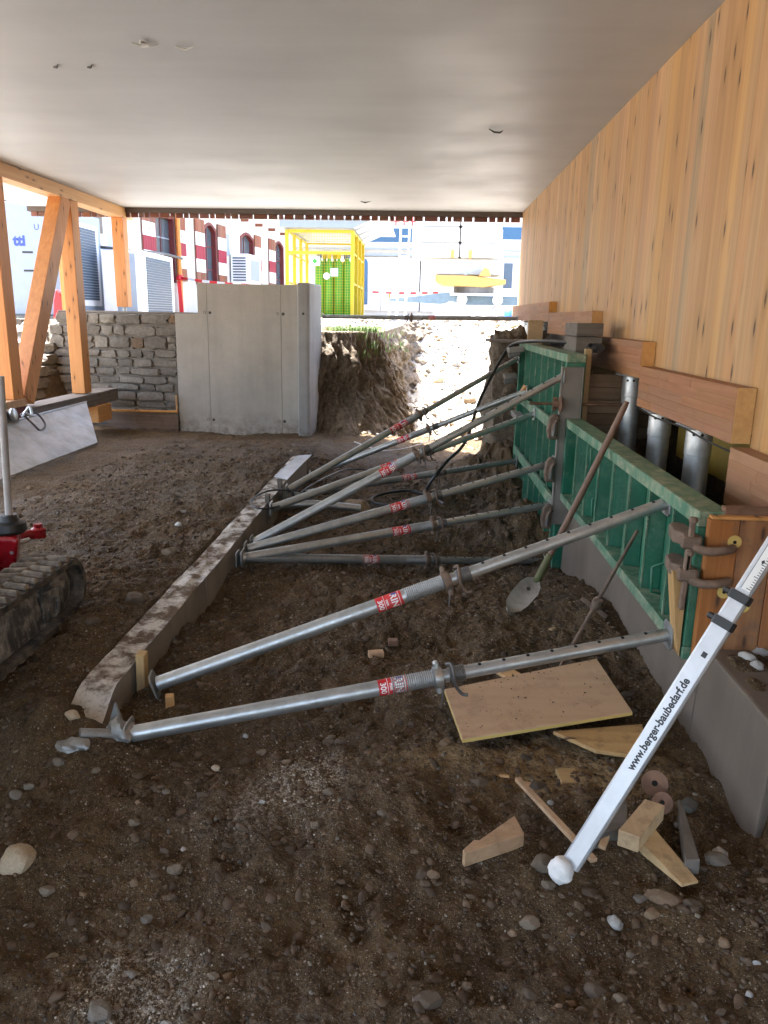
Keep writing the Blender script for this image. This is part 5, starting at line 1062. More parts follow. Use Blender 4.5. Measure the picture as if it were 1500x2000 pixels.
block('tiny pale offcut block on bare soil between the two nearest props', -0.18, 3.54, (0.075, 0.04, 0.03), 0.25, M['freshx'])
block('crumbly brown wood chip beside the tiny pale block', -0.10, 3.68, (0.05, 0.04, 0.03), 0.1, M['handle'])
block('small orange cube of wood on the soil below the yellow kerb wedge', -0.985, 2.82, (0.035, 0.035, 0.05), 0.3, M['plate'])
block('little splinter block lying in front of the shovel blade', 0.75, 3.90, (0.04, 0.02, 0.018), 0.8, M['freshx'])
block('flat square offcut on the sawdust in front of the three ply board', 0.585, 2.525, (0.075, 0.085, 0.022), 0.1, M['freshx'])
block('thin chip of wood, left one of two on the sawdust', 0.335, 2.50, (0.065, 0.014, 0.008), -0.15, M['freshx'], 'wood_chip', cat='chip')
block('thin chip of wood, right one of two on the sawdust', 0.43, 2.483, (0.065, 0.022, 0.010), -0.2, M['freshx'], 'wood_chip', cat='chip')
slab('thin_batten', 'thin pale batten lying diagonally and passing behind the foot of the staff', 'batten', [(0.372, 2.405, 0.03), (0.392, 2.415, 0.03), (0.578, 2.025, 0.015), (0.556, 2.015, 0.015)], 0.014, M['freshy'])
o = MB().beam((0.60, 2.07, 0.03), (0.80, 2.46, 0.14), 0.022, 0.014).build('thin_batten', M['freshy'], bevel=0.001); tag(o, 'thin slat sloping up behind the staff towards the rusty discs', 'batten')
def wedge(label, pts, th, mat):
    p = [Vector(q) for q in pts]; mb = MB(); mb.prism(p, th); o = mb.build('wood_wedge', mat, bevel=0.0025); tag(o, label, 'wedge')
wedge('loose pale wedge with a stepped thin end, alone on the soil left of the staff', [(0.175, 1.985, 0.004), (0.365, 2.09, 0.004), (0.345, 2.18, 0.004), (0.222, 2.05, 0.004), (0.207, 2.052, 0.004), (0.168, 2.0, 0.004)], (0, 0, 0.05), M['freshx'])
wedge('square ended wood block, uppermost of the heap at the right of the staff', [(0.640, 2.055, 0.052), (0.695, 2.025, 0.052), (0.695, 2.025, 0.108), (0.640, 2.055, 0.108)], (0.125, 0.165, 0.0), M['freshy'])
wedge('grey brown block beneath, nearest the staff in the wood heap', [(0.56, 2.08, 0.008), (0.69, 2.13, 0.008), (0.69, 2.13, 0.07), (0.565, 2.08, 0.065)], (0.03, 0.12, 0.012), M['greywoodx'])
def hexa_wedge(label, p8, mat):
    o = MB().hexa([Vector(q) for q in p8]).build('wood_wedge', mat, bevel=0.002); tag(o, label, 'wedge')
hexa_wedge('long tapered wedge pointing towards the camera out of the wood heap', [(0.80, 1.935, 0.012), (0.855, 1.955, 0.012), (0.77, 2.16, 0.012), (0.69, 2.13, 0.012), (0.80, 1.935, 0.022), (0.855, 1.955, 0.022), (0.77, 2.16, 0.062), (0.69, 2.13, 0.062)], M['freshx'])
hexa_wedge('lying dark wedge with a pale square end, rightmost in the wood heap', [(0.825, 2.0, 0.004), (0.875, 2.005, 0.004), (0.918, 2.31, 0.03), (0.905, 2.31, 0.03), (0.828, 2.0, 0.055), (0.872, 2.005, 0.055), (0.916, 2.31, 0.05), (0.906, 2.31, 0.05)], M['greywood'])
def disc(c, n, label, r=0.043):
    t_ = thing('rusty_disc', c, label, 'disc'); MB().lathe([(0.010, 0), (r, 0), (r + 0.001, 0.004), (r, 0.010), (0.010, 0.011), (0.010, 0.0)], c, n, 22, cap=False).build('plate', M['rust'], t_, smooth=40)
    MB().lathe([(0.010, 0.003), (0.0, 0.003)], c, n, 12, cap=False).build('bore', M['hole'], t_)
disc((0.84, 2.36, 0.075), (-0.25, -0.85, 0.5), 'round rusty disc with a centre hole, standing behind the staff'); disc((0.845, 2.275, 0.055), (-0.6, -0.5, 0.62), 'smaller rusty plate lying askew against the round rusty disc', 0.036)

# ---------------------------------------------------------------- stones
def stone_mesh(seed, mat):
    r = random.Random(seed); vs = []
    rd = 0.12 if mat.name[:5] in ('ochre', 'grey_', 'tan_s') else 0.0
    ax = [(Vector((r.gauss(0, 1), r.gauss(0, 1), r.gauss(0, 1))).normalized(), r.uniform(0.58 + rd, 0.92 + rd * 0.4)) for _ in range(13)]
    nz = fbm(IV3[:, 0] * 2.2 + IV3[:, 2] * 1.7 + seed, IV3[:, 1] * 2.2 - IV3[:, 2] * 1.5, 4, seed, 0.6)
    for p, w in zip(IV3, nz):
        q = Vector(p); f = 1.0
        for a, d in ax:
            k = q.dot(a)
            if k > d: f = min(f, d / k)
        vs.append(q * f * (1 + 0.06 * w))
    me = bpy.data.meshes.new('stone'); me.from_pydata([tuple(v) for v in vs], [], [tuple(map(int, f)) for f in IF3]); me.polygons.foreach_set('use_smooth', [True] * len(me.polygons)); me.set_sharp_from_angle(angle=0.55); me.materials.append(mat); return me
SM = {c_: [stone_mesh(hash_ * 13 + i, M['st_' + c_]) for i in range(3)] for hash_, c_ in enumerate('abgowdkt', 1)}
STONES = [(-1.14, 1.89, 0.118, 'a'), (-0.68, 1.91, 0.048, 'b'), (-0.71, 1.75, 0.036, 'g'), (-1.02, 1.81, 0.049, 'b'), (-0.92, 1.82, 0.028, 'o'), (-1.24, 2.5, 0.06, 'a'), (-0.32, 2.69, 0.075, 'd'), (-0.56, 2.58, 0.049, 'b'), (0.74, 1.91, 0.121, 'o'), (0.59, 1.84, 0.06, 'w'), (0.7, 1.86, 0.054, 'o'), (0.35, 1.82, 0.059, 'b'), (0.98, 2.12, 0.06, 'w'), (0.95, 2.07, 0.078, 'g'), (0.08, 1.96, 0.044, 'o'), (0.97, 2.39, 0.077, 'k'), (0.47, 2.46, 0.063, 'd'), (0.25, 2.43, 0.07, 'd'), (0.06, 1.54, 0.08, 'd'), (0.49, 1.61, 0.062, 'd'), (-0.72, 1.45, 0.064, 'g'), (-1.44, 3.67, 0.129, 'd'), (0.42, 1.94, 0.044, 'b'), (0.41, 2.01, 0.076, 'b'), (0.49, 2.34, 0.031, 'w'), (0.9, 2.2, 0.042, 'd'), (0.91, 2.27, 0.043, 'g'), (-0.69, 2.02, 0.021, 'w'), (-0.69, 2.41, 0.036, 'a'), (-0.69, 2.23, 0.045, 'd'), (-0.86, 2.07, 0.044, 'b'), (-0.52, 2.09, 0.046, 'd'), (-0.27, 2.31, 0.049, 'b'), (-0.64, 2.67, 0.03, 'w'), (-0.48, 2.21, 0.022, 'w'), (-0.74, 1.99, 0.035, 'd'), (-0.67, 1.83, 0.034, 'd'), (-0.44, 1.57, 0.033, 'o'), (-0.56, 1.45, 0.03, 'w'), (-0.03, 1.67, 0.04, 'd'), (0.02, 1.7, 0.031, 'd'), (0.19, 1.91, 0.033, 'd'), (0.25, 1.93, 0.017, 'd'), (0.42, 1.57, 0.03, 'o'), (0.44, 1.55, 0.03, 'b'), (0.54, 1.58, 0.037, 'b'), (0.32, 1.58, 0.039, 'd'), (0.38, 1.54, 0.024, 'o'), (0.86, 1.6, 0.026, 'w'), (0.91, 1.68, 0.023, 'w'), (0.68, 1.92, 0.041, 'g'), (0.81, 1.88, 0.062, 'd'), (0.54, 1.94, 0.051, 'd'), (0.7, 2.13, 0.026, 'd'), (-1.69, 5.22, 0.068, 'w'), (-1.52, 4.49, 0.093, 'b'), (-1.46, 3.74, 0.085, 'd'), (-1.51, 3.31, 0.079, 'd'), (-0.53, 6.78, 0.289, 't'), (-0.32, 2.69, 0.063, 'd'), (-0.27, 2.66, 0.05, 'd'), (-0.45, 2.5, 0.04, 'b'), (-0.92, 2.25, 0.043, 'd'), (-1.23, 2.35, 0.054, 'g'), (-1.32, 2.22, 0.049, 'g'), (-1.29, 2.25, 0.041, 'g'), (0.3, 1.8, 0.032, 'o'), (0.33, 2.34, 0.034, 'd'), (0.22, 2.29, 0.037, 'd'), (0.19, 2.31, 0.052, 'd'), (0.14, 2.67, 0.054, 'o'), (0.95, 3.28, 0.085, 'd'), (0.97, 3.21, 0.069, 'd'), (0.87, 3.13, 0.058, 'd'), (0.96, 3.07, 0.072, 'd'), (0.91, 3.38, 0.056, 'd'), (1.36, 2.86, 0.082, 'w'), (1.27, 2.76, 0.066, 'w'), (1.28, 2.69, 0.064, 'w')]
NAMED = {0: 'largest loose stone, pale ochre, near the left edge in front', 1: 'pale rounded pebble right of the large ochre stone', 2: 'blue grey round pebble in the foreground soil', 3: 'flat pale pebble just below the large ochre stone', 4: 'upright narrow brown pebble', 5: 'yellowish stone in front of the caked prop foot', 6: 'flat dirt covered stone under the nearest prop', 7: 'pale oval pebble left of the white powder patch', 8: 'long brown stone in front of the wood heap', 9: 'white oval stone in front of the wood heap', 10: 'amber stone touching the long brown stone', 11: 'pointed beige stone in front of the white plaster ball', 12: 'white block shaped stone right of the wood heap', 13: 'flat grey stone under the white block shaped stone', 14: 'light brown pebble below the loose pale wedge', 15: 'dark greenish boulder against the footing beside the rusty discs', 18: 'big dark stone at the bottom of the picture', 58: 'large tan boulder between the props', 76: 'white lump on the soil behind the footing, farthest of three', 77: 'white lump on the soil behind the footing, middle of three', 78: 'white lump on the soil behind the footing, nearest of three', 55: 'pale stone on the soil left of the kerb, farther one', 21: 'large soil crusted stone between the track and the kerb'}
TONE = {'a': 'ochre', 'b': 'grey brown', 'g': 'grey', 'o': 'brown', 'w': 'whitish', 'd': 'dirt crusted', 'k': 'dark', 't': 'tan'}
def zone(x, y, c_):
    px = x - 0.05 * y
    if x < -1.3 and y > 2.4: w = 'on the soil left of the kerb'
    elif y > 4.3: w = 'on the trench soil beneath the far props'
    elif y > 2.75: w = 'on the soil between the two nearest props'
    elif px < -0.22 * y: w = 'in the near soil at the lower left'
    elif px < 0.08 * y: w = 'in the near soil at the lower middle'
    else: w = 'in the near soil around the wood heap'
    t_ = TONE[c_]; return 'small %s stone %s' % (t_, w), '%s stones %s' % (t_, w)
def put_stone(i, x, y, s, c_, label, group):
    o = bpy.data.objects.new('stone', SM[c_][i % 3]); COL.objects.link(o); r = random.Random(i); z = gh(x, y)
    k = (0.52, 0.40 * r.uniform(0.8, 1.1), 0.34 * r.uniform(0.8, 1.1))
    if i == 8: k = (0.52, 0.22, 0.2)
    if i in (0,): k = (0.5, 0.42, 0.42)
    o.scale = (s * k[0], s * k[1], s * k[2]); o.rotation_euler = (r.uniform(-.15, .15), r.uniform(-.15, .15), r.uniform(-0.5, 0.5)); o.location = (x, y, z + s * k[2] * (0.38 if c_ != 'd' else 0.15)); tag(o, label, 'stone', group)
for i, (x, y, s, c_) in enumerate(STONES):
    if i in NAMED: put_stone(i, x, y, s, c_, NAMED[i], None)
    else: put_stone(i, x, y, s, c_, *zone(x, y, c_))
r = random.Random(99); n = 0
while n < 95:
    y = 1.3 * (7.5 / 1.3) ** (r.random() ** 1.3); x = r.uniform(-0.62, 0.58) * y + 0.05 * y
    if (-1.38 < x < -1.15 and y > 2.3) or (x > 1.05 and y > 2.1) or (0.1 < x < 0.95 and 2.55 < y < 3.35) or x < -3.5 or (x < -1.5 and y < 3.6): continue
    c_ = r.choice('ddddbbogd'); s = r.uniform(0.018, 0.045) * (0.55 + 0.18 * y); put_stone(200 + n, x, y, s, c_, *zone(x, y, c_)); n += 1
# boulders in the sunlit ramp
for i, (x, y, s, c_) in enumerate([(0.75, 13.6, 0.30, 'a'), (0.55, 14.2, 0.22, 't'), (1.1, 13.2, 0.2, 'b'), (-0.4, 13.4, 0.25, 'b'), (-0.2, 15, 0.2, 'w'), (0.4, 16.5, 0.3, 'a'), (-0.75, 13.1, 0.18, 'g'), (0.0, 17.5, 0.35, 'a'), (1.0, 15.5, 0.28, 't')]):
    put_stone(400 + i, x, y, s, c_, 'rubble boulder lying in the bright trench beyond the slab', 'boulders in the bright trench')

# ---------------------------------------------------------------- outside: old building with shutters
FP = Vector((-7.8, 26.5, 0)); FD = Vector((0.12403, 0.99228, 0)); FN = Vector((0.99228, -0.12403, 0))     # along the facade, out of it
def fp(s, z, o=0.0): q = FP + FD * s + FN * o; return (q.x, q.y, z)
def fbox(mb, s0, s1, z0, z1, o0, o1): return mb.hexa([fp(s0, z0, o1), fp(s1, z0, o1), fp(s1, z0, o0), fp(s0, z0, o0), fp(s0, z1, o1), fp(s1, z1, o1), fp(s1, z1, o0), fp(s0, z1, o0)])
bl_ = thing('shuttered_building', fp(3, 1.3, -3), 'old white rendered building with arched windows and red and white striped shutters', 'building')
WINS = [(-2.45, -1.05, 2.55, 4.55), (1.30, 2.45, 2.35, 4.72), (4.95, 6.50, 2.35, 4.78), (9.30, 10.65, 2.35, 4.85)]
mb = MB(); s = -10.5
for a, b, z0, z1 in WINS + [(12.2, 12.2, 0, 0)]:
    fbox(mb, s, a, 1.0, 7.5, -0.4, 0)
    if b > a: fbox(mb, a, b, 1.0, z0, -0.4, 0); fbox(mb, a, b, z1, 7.5, -0.4, 0)
    s = b
mb.build('wall', M['render'], bl_)
for k, (a, b, z0, z1) in enumerate(WINS):
    rise = 0.0 if k == 0 else 0.2; n = 10; w_ = b - a; arc = [(a + w_ * i / n, z1 - rise + rise * math.sin(PI * i / n)) for i in range(n + 1)]
    arci = [(a + 0.09 + (w_ - 0.18) * i / n, z1 - 0.10 - rise + rise * math.sin(PI * i / n)) for i in range(n + 1)]
    mb = MB()
    out_ = [(a, z0)] + arc + [(b, z0)]; in_ = [(a + 0.09, z0)] + arci + [(b - 0.09, z0)]
    m_ = len(out_); vs = [fp(s_, z_, 0.03) for s_, z_ in out_] + [fp(s_, z_, 0.03) for s_, z_ in in_] + [fp(s_, z_, -0.18) for s_, z_ in out_] + [fp(s_, z_, -0.18) for s_, z_ in in_]
    fs = []
    for i in range(m_ - 1): fs += [(i, i + 1, m_ + i + 1, m_ + i), (2 * m_ + i, 3 * m_ + i, 3 * m_ + i + 1, 2 * m_ + i + 1), (m_ + i, m_ + i + 1, 3 * m_ + i + 1, 3 * m_ + i), (i, 2 * m_ + i, 2 * m_ + i + 1, i + 1)]
    fr = mb.add(vs, fs).build('window', M['redframe'], bl_)
    if rise:
        mb = MB(); mb.prism([fp(s_, z_, -0.001) for s_, z_ in [(a, z1 + 0.001)] + arc + [(b, z1 + 0.001)]], FN * 0.012); mb.build('arch_infill', M['render'], fr)
    mb = MB(); fbox(mb, a + 0.08, b - 0.08, z0, z1 - 0.09, -0.16, -0.14); mb.build('pane', M['glass'], fr)
    for zz in (z0 + (z1 - z0) * 0.33, z0 + (z1 - z0) * 0.66): mb = MB(); fbox(mb, a + 0.08, b - 0.08, zz - 0.018, zz + 0.018, -0.14, -0.12); mb.build('glazing_bar', M['redframe'] if k else M['bluegrey'], fr)
    mb = MB(); fbox(mb, (a + b) / 2 - 0.02, (a + b) / 2 + 0.02, z0, z1 - 0.1, -0.139, -0.119); mb.build('mullion', M['redframe'], fr)
    if k: mb = MB(); fbox(mb, a - 0.1, b + 0.1, z0 - 0.08, z0, 0, 0.1); mb.build('sill', M['shut_white'], fr)
def shutter(s0, s1, z0, z1, label=None):
    h = (z1 - z0) / 5; sh_ = MB(); fbox(sh_, s0 + 0.01, s1 - 0.01, z0 + 0.01, z1 - 0.01, 0.02, 0.05); p = sh_.build('shutter', M['shut_wood'], bl_)
    for i, m_ in enumerate(('shut_wood', 'shut_white', 'shut_red', 'shut_white', 'shut_wood')):
        n = 5 if m_ != 'shut_white' else 1; w = (s1 - s0) / n
        for j in range(n): mb = MB(); fbox(mb, s0 + j * w + 0.006, s0 + (j + 1) * w - 0.006, z0 + i * h + 0.004, z0 + (i + 1) * h - 0.004, 0.052, 0.072); mb.build('board', M[m_], p)
    for i in (1, 3): mb = MB(); mb.cyl(fp((s0 + s1) / 2, z0 + (i + 0.5) * h, 0.072), fp((s0 + s1) / 2, z0 + (i + 0.5) * h, 0.078), 0.03, 8); 
    mb.build('star_cut', M['black'], p)
for a, b, z0, z1 in ((-1.0, -0.3, 2.62, 4.6), (0.5, 1.28, 2.55, 4.72), (2.5, 3.3, 2.55, 4.74), (6.53, 7.33, 2.45, 4.78), (8.4, 9.28, 2.5, 4.82), (-3.3, -2.5, 2.6, 4.6)): shutter(a, b, z0, z1)
mb = MB()
for i in range(-5, 7): fbox(mb, i * 1.7, i * 1.7 + 0.09, 5.12, 5.24, 0, 0.3)
mb.build('rafter_ends', M['shut_wood'], bl_, kind='stuff')
mb = MB(); fbox(mb, 3.35, 3.75, 3.75, 4.5, 0.003, 0.03); mb.build('vent_panel', M['bluegrey'], bl_)
mb = MB(); mb.prism([fp(-10.8, 7.5, 0.7), fp(12.5, 7.5, 0.7), fp(12.5, 9.2, -4), fp(-10.8, 9.2, -4)], (0, 0, 0.12)); mb.build('roof', M['fascia'], bl_)
mb = MB(); fbox(mb, 11.95, 12.2, 1.0, 7.5, -8, -0.401); mb.build('gable_wall', M['render'], bl_)
# lean-to section, downpipe and dark window left of it
mb = MB(); fbox(mb, -9.6, -8.3, 2.4, 5.0, 0.002, 0.03); mb.build('dark_window', M['glass'], bl_)
for s_, z0, z1 in ((-6.9, 2.6, 3.1), (-7.5, 3.6, 4.3), (-6.2, 3.6, 4.6)): mb = MB(); fbox(mb, s_, s_ + 0.7, z0, z1, 0.002, 0.04); mb.build('wall_board', M['redframe'] if z1 < 4.4 else M['greywood'], bl_)
def ac(s0, s1, z0, z1):
    t_ = thing('wall_air_conditioner', fp(s0, z0, 0.3), 'white air conditioning unit hung on the facade between two windows', 'air conditioner')
    mb = MB(); fbox(mb, s0, s1, z0, z1, 0.06, 0.75); mb.build('housing', M['white'], t_, bevel=0.02)
    for i in range(9): mb = MB(); q = s0 - 0.012; zc = z0 + 0.12 + i * 0.1; mb.hexa([fp(q, zc, 0.66), fp(s0 + .002, zc, 0.66), fp(s0 + .002, zc, 0.15), fp(q, zc, 0.15), fp(q, zc + 0.05, 0.66), fp(s0 + .002, zc + 0.05, 0.66), fp(s0 + .002, zc + 0.05, 0.15), fp(q, zc + 0.05, 0.15)]); mb.build('fin', M['grille'], t_)
    mb = MB(); fbox(mb, s0 + 0.3, s1 - 0.2, z0 + 0.15, z1 - 0.2, 0.752, 0.762); mb.build('fan_grille', M['bluegrey'], t_)
ac(3.7, 5.2, 2.72, 3.82)
pl_ = thing('marker_pole', (-7.3, 25.4, 1.4), 'orange marker pole with red tape tied to it, in front of the striped shutter', 'pole')
MB().cyl((-7.78, 25.4, 1.4), (-7.78, 25.4, 5.2), 0.075, 8).build('pole', M['orange'], pl_)
MB().lathe([(0.08, 0), (0.14, 0.05), (0.10, 0.14), (0.08, 0.18)], (-7.78, 25.4, 2.62), (0, 0, 1), 8).build('tape_knot', M['tape_red'], pl_)
mb = MB(); mb.prism([(-7.86, 25.32, 2.6), (-7.74, 25.32, 2.6), (-7.68, 25.32, 1.5), (-7.80, 25.32, 1.45)], (0, 0.01, 0)); mb.build('tape_tail', M['tape_red'], pl_)
tp = thing('barrier_tape', (-4, 25, 2.5), 'red and white barrier tape strung from the orange pole past the yellow cage', 'barrier tape')
def tape(p0, p1, n, sag, h=0.075):
    p0 = Vector(p0); p1 = Vector(p1); red = True; q0 = None
    for i in range(n):
        ps = [p0.lerp(p1, t_) - Vector((0, 0, sag * 4 * t_ * (1 - t_))) for t_ in (i / n, (i + 1) / n)]
        mb = MB(); mb.prism([ps[0] + Vector((0, 0, h / 2)), ps[1] + Vector((0, 0, h / 2)), ps[1] - Vector((0, 0, h / 2)), ps[0] - Vector((0, 0, h / 2))], (0.002, 0.004, 0)); mb.build('stripe', M['tape_red'] if i % 2 == 0 else M['white'], tp)
tape((-7.72, 25.3, 2.70), (-3.62, 21.1, 2.35), 13, 0.06); tape((-1.7, 27.0, 2.42), (0.6, 30.5, 2.55), 11, 0.03)
# heat pumps
c1 = thing('grey_cabinet', (-8, 15.9, 1.6), 'big blue grey heat pump cabinet behind the left posts, part of its lettering showing', 'cabinet')
mb = MB(); mb.box(-9.4, -7.0, 14.8, 17.3, 1.52, 3.55); mb.build('housing', M['bluegrey'], c1, bevel=0.03, seg=2)
mb = MB(); mb.box(-6.998, -6.985, 15.25, 17.1, 1.72, 3.35); fr = mb.build('side_frame', M['white'], c1)
for i in range(26): mb = MB(); z_ = 1.84 + i * 0.055; mb.box(-6.984, -6.968, 15.4, 16.95, z_, z_ + 0.047); mb.build('fin', M['grille'], fr)
lv, lf_ = text_geo('tti', 0.26, 0.012); MB().add([(-7.54 + x_, 14.796, 2.86 + y_) for x_, y_ in lv], lf_).build('lettering', M['blue_ink'], c1)
lv, lf_ = text_geo('U', 0.15, 0.0); MB().add([(-7.19 + x_, 14.796, 3.10 + y_) for x_, y_ in lv], lf_).build('emblem', M['blue_ink'], c1)
for z_ in (2.66, 2.33): mb = MB(); mb.box(-7.50, -7.30, 14.793, 14.799, z_ - 0.017, z_ + 0.017); mb.build('slot', M['black'], c1)
mb = MB(); mb.box(-9.4, -6.95, 14.75, 17.4, 1.38, 1.515); mb.build('plinth', M['steel_dark'], c1)
c2 = thing('heat_pump', (-6.1, 17.5, 1.4), 'white heat pump with a blue grey grille behind the stone wall', 'heat pump')
mb = MB(); mb.box(-6.75, -5.9, 16.6, 18.75, 1.45, 2.86); mb.build('housing', M['white'], c2, bevel=0.02)
mb = MB(); mb.box(-6.45, -6.02, 16.592, 16.60, 1.55, 2.80); mb.build('front_panel', M['bluegrey'], c2)
for i in range(22): mb = MB(); z_ = 1.62 + i * 0.052; mb.box(-5.902, -5.885, 16.9, 18.55, z_, z_ + 0.045); mb.build('fin', M['grille'], c2)
MB().tube(spline([(-6.9, 17.0, 2.95), (-6.4, 17.5, 2.92), (-6.1, 18.5, 2.95), (-5.9, 19.5, 2.9)], 4), 0.03, 6).build('cable', M['black'], c2)
c3 = thing('duct_unit', (-7.2, 18.5, 1.4), 'pale box with a white insulated duct elbow between the two heat pumps', 'duct unit')
mb = MB(); mb.box(-7.55, -6.95, 18.4, 19.0, 1.9, 3.05); mb.build('box', M['bluegrey'], c3, bevel=0.02)
MB().tube(spline([(-7.6, 17.9, 1.95), (-7.25, 17.9, 1.98), (-7.0, 17.9, 1.85), (-6.95, 17.9, 1.5)], 6), 0.2, 14).build('duct', M['white'], c3, smooth=60)
MB().cyl((-7.5, 17.8, 2.3), (-6.8, 17.8, 2.25), 0.1, 12).build('pipe', M['bluegrey'], c3, smooth=60)
mb = MB(); mb.box(-7.6, -6.7, 17.6, 18.3, 1.4, 1.5); mb.build('stand', M['steel_dark'], c3)
mb = MB(); mb.prism([(-6.83, 14.4, 1.42), (-6.62, 14.4, 1.42), (-6.61, 14.4, 1.75), (-6.66, 14.4, 1.93), (-6.74, 14.4, 2.0), (-6.80, 14.4, 1.8)], (0, 0.1, 0)); o = mb.build('red_sack', M['tape_red'], bevel=0.02); tag(o, 'red printed sack standing on the ground by the grey cabinet', 'sack')
dp = thing('white_pillar', (-6.9, 17.9, 1.3), 'white steel pillar beside the grille frame of the big cabinet', 'pillar'); mb = MB(); mb.box(-7.62, -7.42, 19.2, 19.4, 1.3, 4.4); mb.build('shaft', M['white'], dp)

# ---------------------------------------------------------------- yellow gas bottle cage
cg = thing('gas_cage', (-2.7, 22, 1.45), 'yellow wire mesh gas bottle cage with a white flat roof', 'cage')
cx0, cx1, cy0, cy1, cz0, cz1 = -3.57, -1.85, 21.0, 24.6, 1.45, 3.76
def bar(p0, p1, w=0.07): MB().beam(p0, p1, w, w).build('bar', M['yellow'], cg)
for x_ in (cx0, cx1):
    for y_ in (cy0, cy0 + 1.2, cy0 + 2.4, cy1): bar((x_, y_, cz0), (x_, y_, cz1), 0.085)
for z_ in (cz1 - 0.03, 3.20, 2.44, cz0 + 0.05):
    for x_ in (cx0, cx1): bar((x_, cy0 + 0.05, z_), (x_, cy1 - 0.05, z_), 0.05)
    if z_ != 2.44: bar((cx0 + 0.05, cy0, z_), (cx1 - 0.05, cy0, z_), 0.075)
    bar((cx0 + 0.05, cy1, z_), (cx1 - 0.05, cy1, z_), 0.05)
bar((cx1, cy1 - 1.1, cz0 + 0.1), (cx1, cy1 - 0.1, 2.6), 0.05)
def mesh_panel(p0, ux, n1, uz, n2, st=0.068, th=0.006):
    mb = MB(); p0 = Vector(p0); ux = Vector(ux); uz = Vector(uz)
    for i in range(n1 + 1): q = p0 + ux * (st * i); mb.beam(q, q + uz * (st * n2), th, th, (1, 0, 0) if abs(ux.x) < 0.5 else (0, 1, 0))
    for j in range(n2 + 1): q = p0 + uz * (st * j); mb.beam(q, q + ux * (st * n1), th, th, uz)
    mb.build('wire_mesh', M['yellow'], cg, kind='stuff')
mesh_panel((cx0 + 0.03, cy0 + 0.03, cz0 + 0.05), (1, 0, 0), 24, (0, 0, 1), 33); mesh_panel((cx1 - 0.03, cy0 + 0.05, cz0 + 0.05), (0, 1, 0), 51, (0, 0, 1), 33)
mb = MB(); mb.prism([(cx0 - 0.15, cy0 - 0.25, 3.80), (cx0 - 0.15, cy0 - 0.25, 4.02), (cx1 + 0.55, cy0 - 0.25, 4.02), (cx1 + 0.03, cy0 - 0.25, 3.80)], (0, 4.3, 0.0)); mb.build('roof', M['bluegrey'], cg, bevel=0.01)
mb = MB(); mb.box(cx0 - 0.25, cx1 + 0.95, cy0 - 0.4, cy1 + 0.6, 4.022, 4.06); mb.build('roof_sheet', M['white'], cg)
for k in range(3): mb = MB(); mb.prism([(cx1 + 0.045, cy0 + 0.3 + k * 1.2, 3.79), (cx1 + 0.5, cy0 + 0.3 + k * 1.2, 4.0), (cx1 + 0.045, cy0 + 0.3 + k * 1.2, 4.0)], (0, 0.03, 0)); mb.build('bracket', M['bluegrey'], cg)
mb = MB(); mb.box(cx0 - 0.1, cx1 + 0.1, cy0 - 0.05, cy1 + 0.1, 1.30, 1.445); mb.build('floor', M['conc_col'], cg)
mb = MB(); mb.box(cx0 + 1.55, cx1 - 0.06, cy0 - 0.012, cy0 + 0.005, 1.6, 3.15); 
for j, (bx, by) in enumerate([(-2.78, 21.5), (-2.52, 21.5), (-2.26, 21.5), (-2.02, 21.52), (-2.68, 21.8), (-2.4, 21.8), (-2.1, 21.8)]):
    gb = thing('gas_bottle', (bx, by, 1.45), 'green gas bottle standing in the yellow cage', 'gas bottle', 'green gas bottles in the yellow cage')
    MB().lathe([(0.10, 0), (0.12, 0.02), (0.12, 1.42), (0.10, 1.52), (0.045, 1.60), (0.04, 1.66)], (bx, by, 1.45), (0, 0, 1), 16).build('body', M['bottle'], gb, smooth=50); MB().lathe([(0.05, 0), (0.06, 0.03), (0.055, 0.15), (0.03, 0.17)], (bx, by, 3.10), (0, 0, 1), 12).build('cap', M['yellow'] if j % 3 else M['blueglass'], gb, smooth=50)
sg = MB().lathe([(0.085, 0), (0.085, 0.01)], (-2.53, 20.985, 2.62), (0, -1, 0), 18).build('round_sign', M['white'], cg); mb = MB(); mb.box(-2.42, -2.23, 20.972, 20.984, 2.62, 2.82); mb.build('square_sign', M['white'], cg)
mb = MB(); mb.box(-2.98, -2.70, 20.972, 20.984, 2.88, 3.1); sgn = mb.build('notice', M['shut_white'], cg)
mb = MB(); mb.prism([(-2.84, 20.970, 3.06), (-2.77, 20.970, 2.99), (-2.84, 20.970, 2.92), (-2.91, 20.970, 2.99)], (0, -0.003, 0)); mb.build('diamond_mark', M['bottle'], sgn)
# grass tufts on the bank edge
gv_ = []; gf_ = []
r = random.Random(5)
def tuft(x, y, z, n, h):
    for _ in range(n):
        a = r.uniform(0, 2 * PI); L = h * r.uniform(0.5, 1.2); bx, by = x + r.gauss(0, 0.06), y + r.gauss(0, 0.06); w = 0.006 * r.uniform(0.7, 1.5); dx, dy = math.cos(a), math.sin(a); k = len(gv_); le = r.uniform(0.2, 0.7) * L
        gv_.extend([(bx - dy * w, by + dx * w, z), (bx + dy * w, by - dx * w, z), (bx + dx * le * 0.4 - dy * w * .7, by + dy * le * .4 + dx * w * .7, z + L * 0.6), (bx + dx * le * 0.4 + dy * w * .7, by + dy * le * .4 - dx * w * .7, z + L * .6), (bx + dx * le, by + dy * le, z + L)]); gf_.extend([(k, k + 1, k + 3, k + 2), (k + 2, k + 3, k + 4)])
for _ in range(150): tuft(r.uniform(-1.7, -0.8), r.uniform(13.15, 15.5), 1.35, 16, 0.09)
for _ in range(40): tuft(r.uniform(-7.5, -3.9), r.uniform(13.0, 14.4), gh(-5, 13.6) - .02, 14, 0.16)
bs_ = BANK[(BANK[:, 2] > 0.9) & (BANK[:, 2] < 1.3) & (BANK[:, 1] > 13.2) & (BANK[:, 1] < 17)]
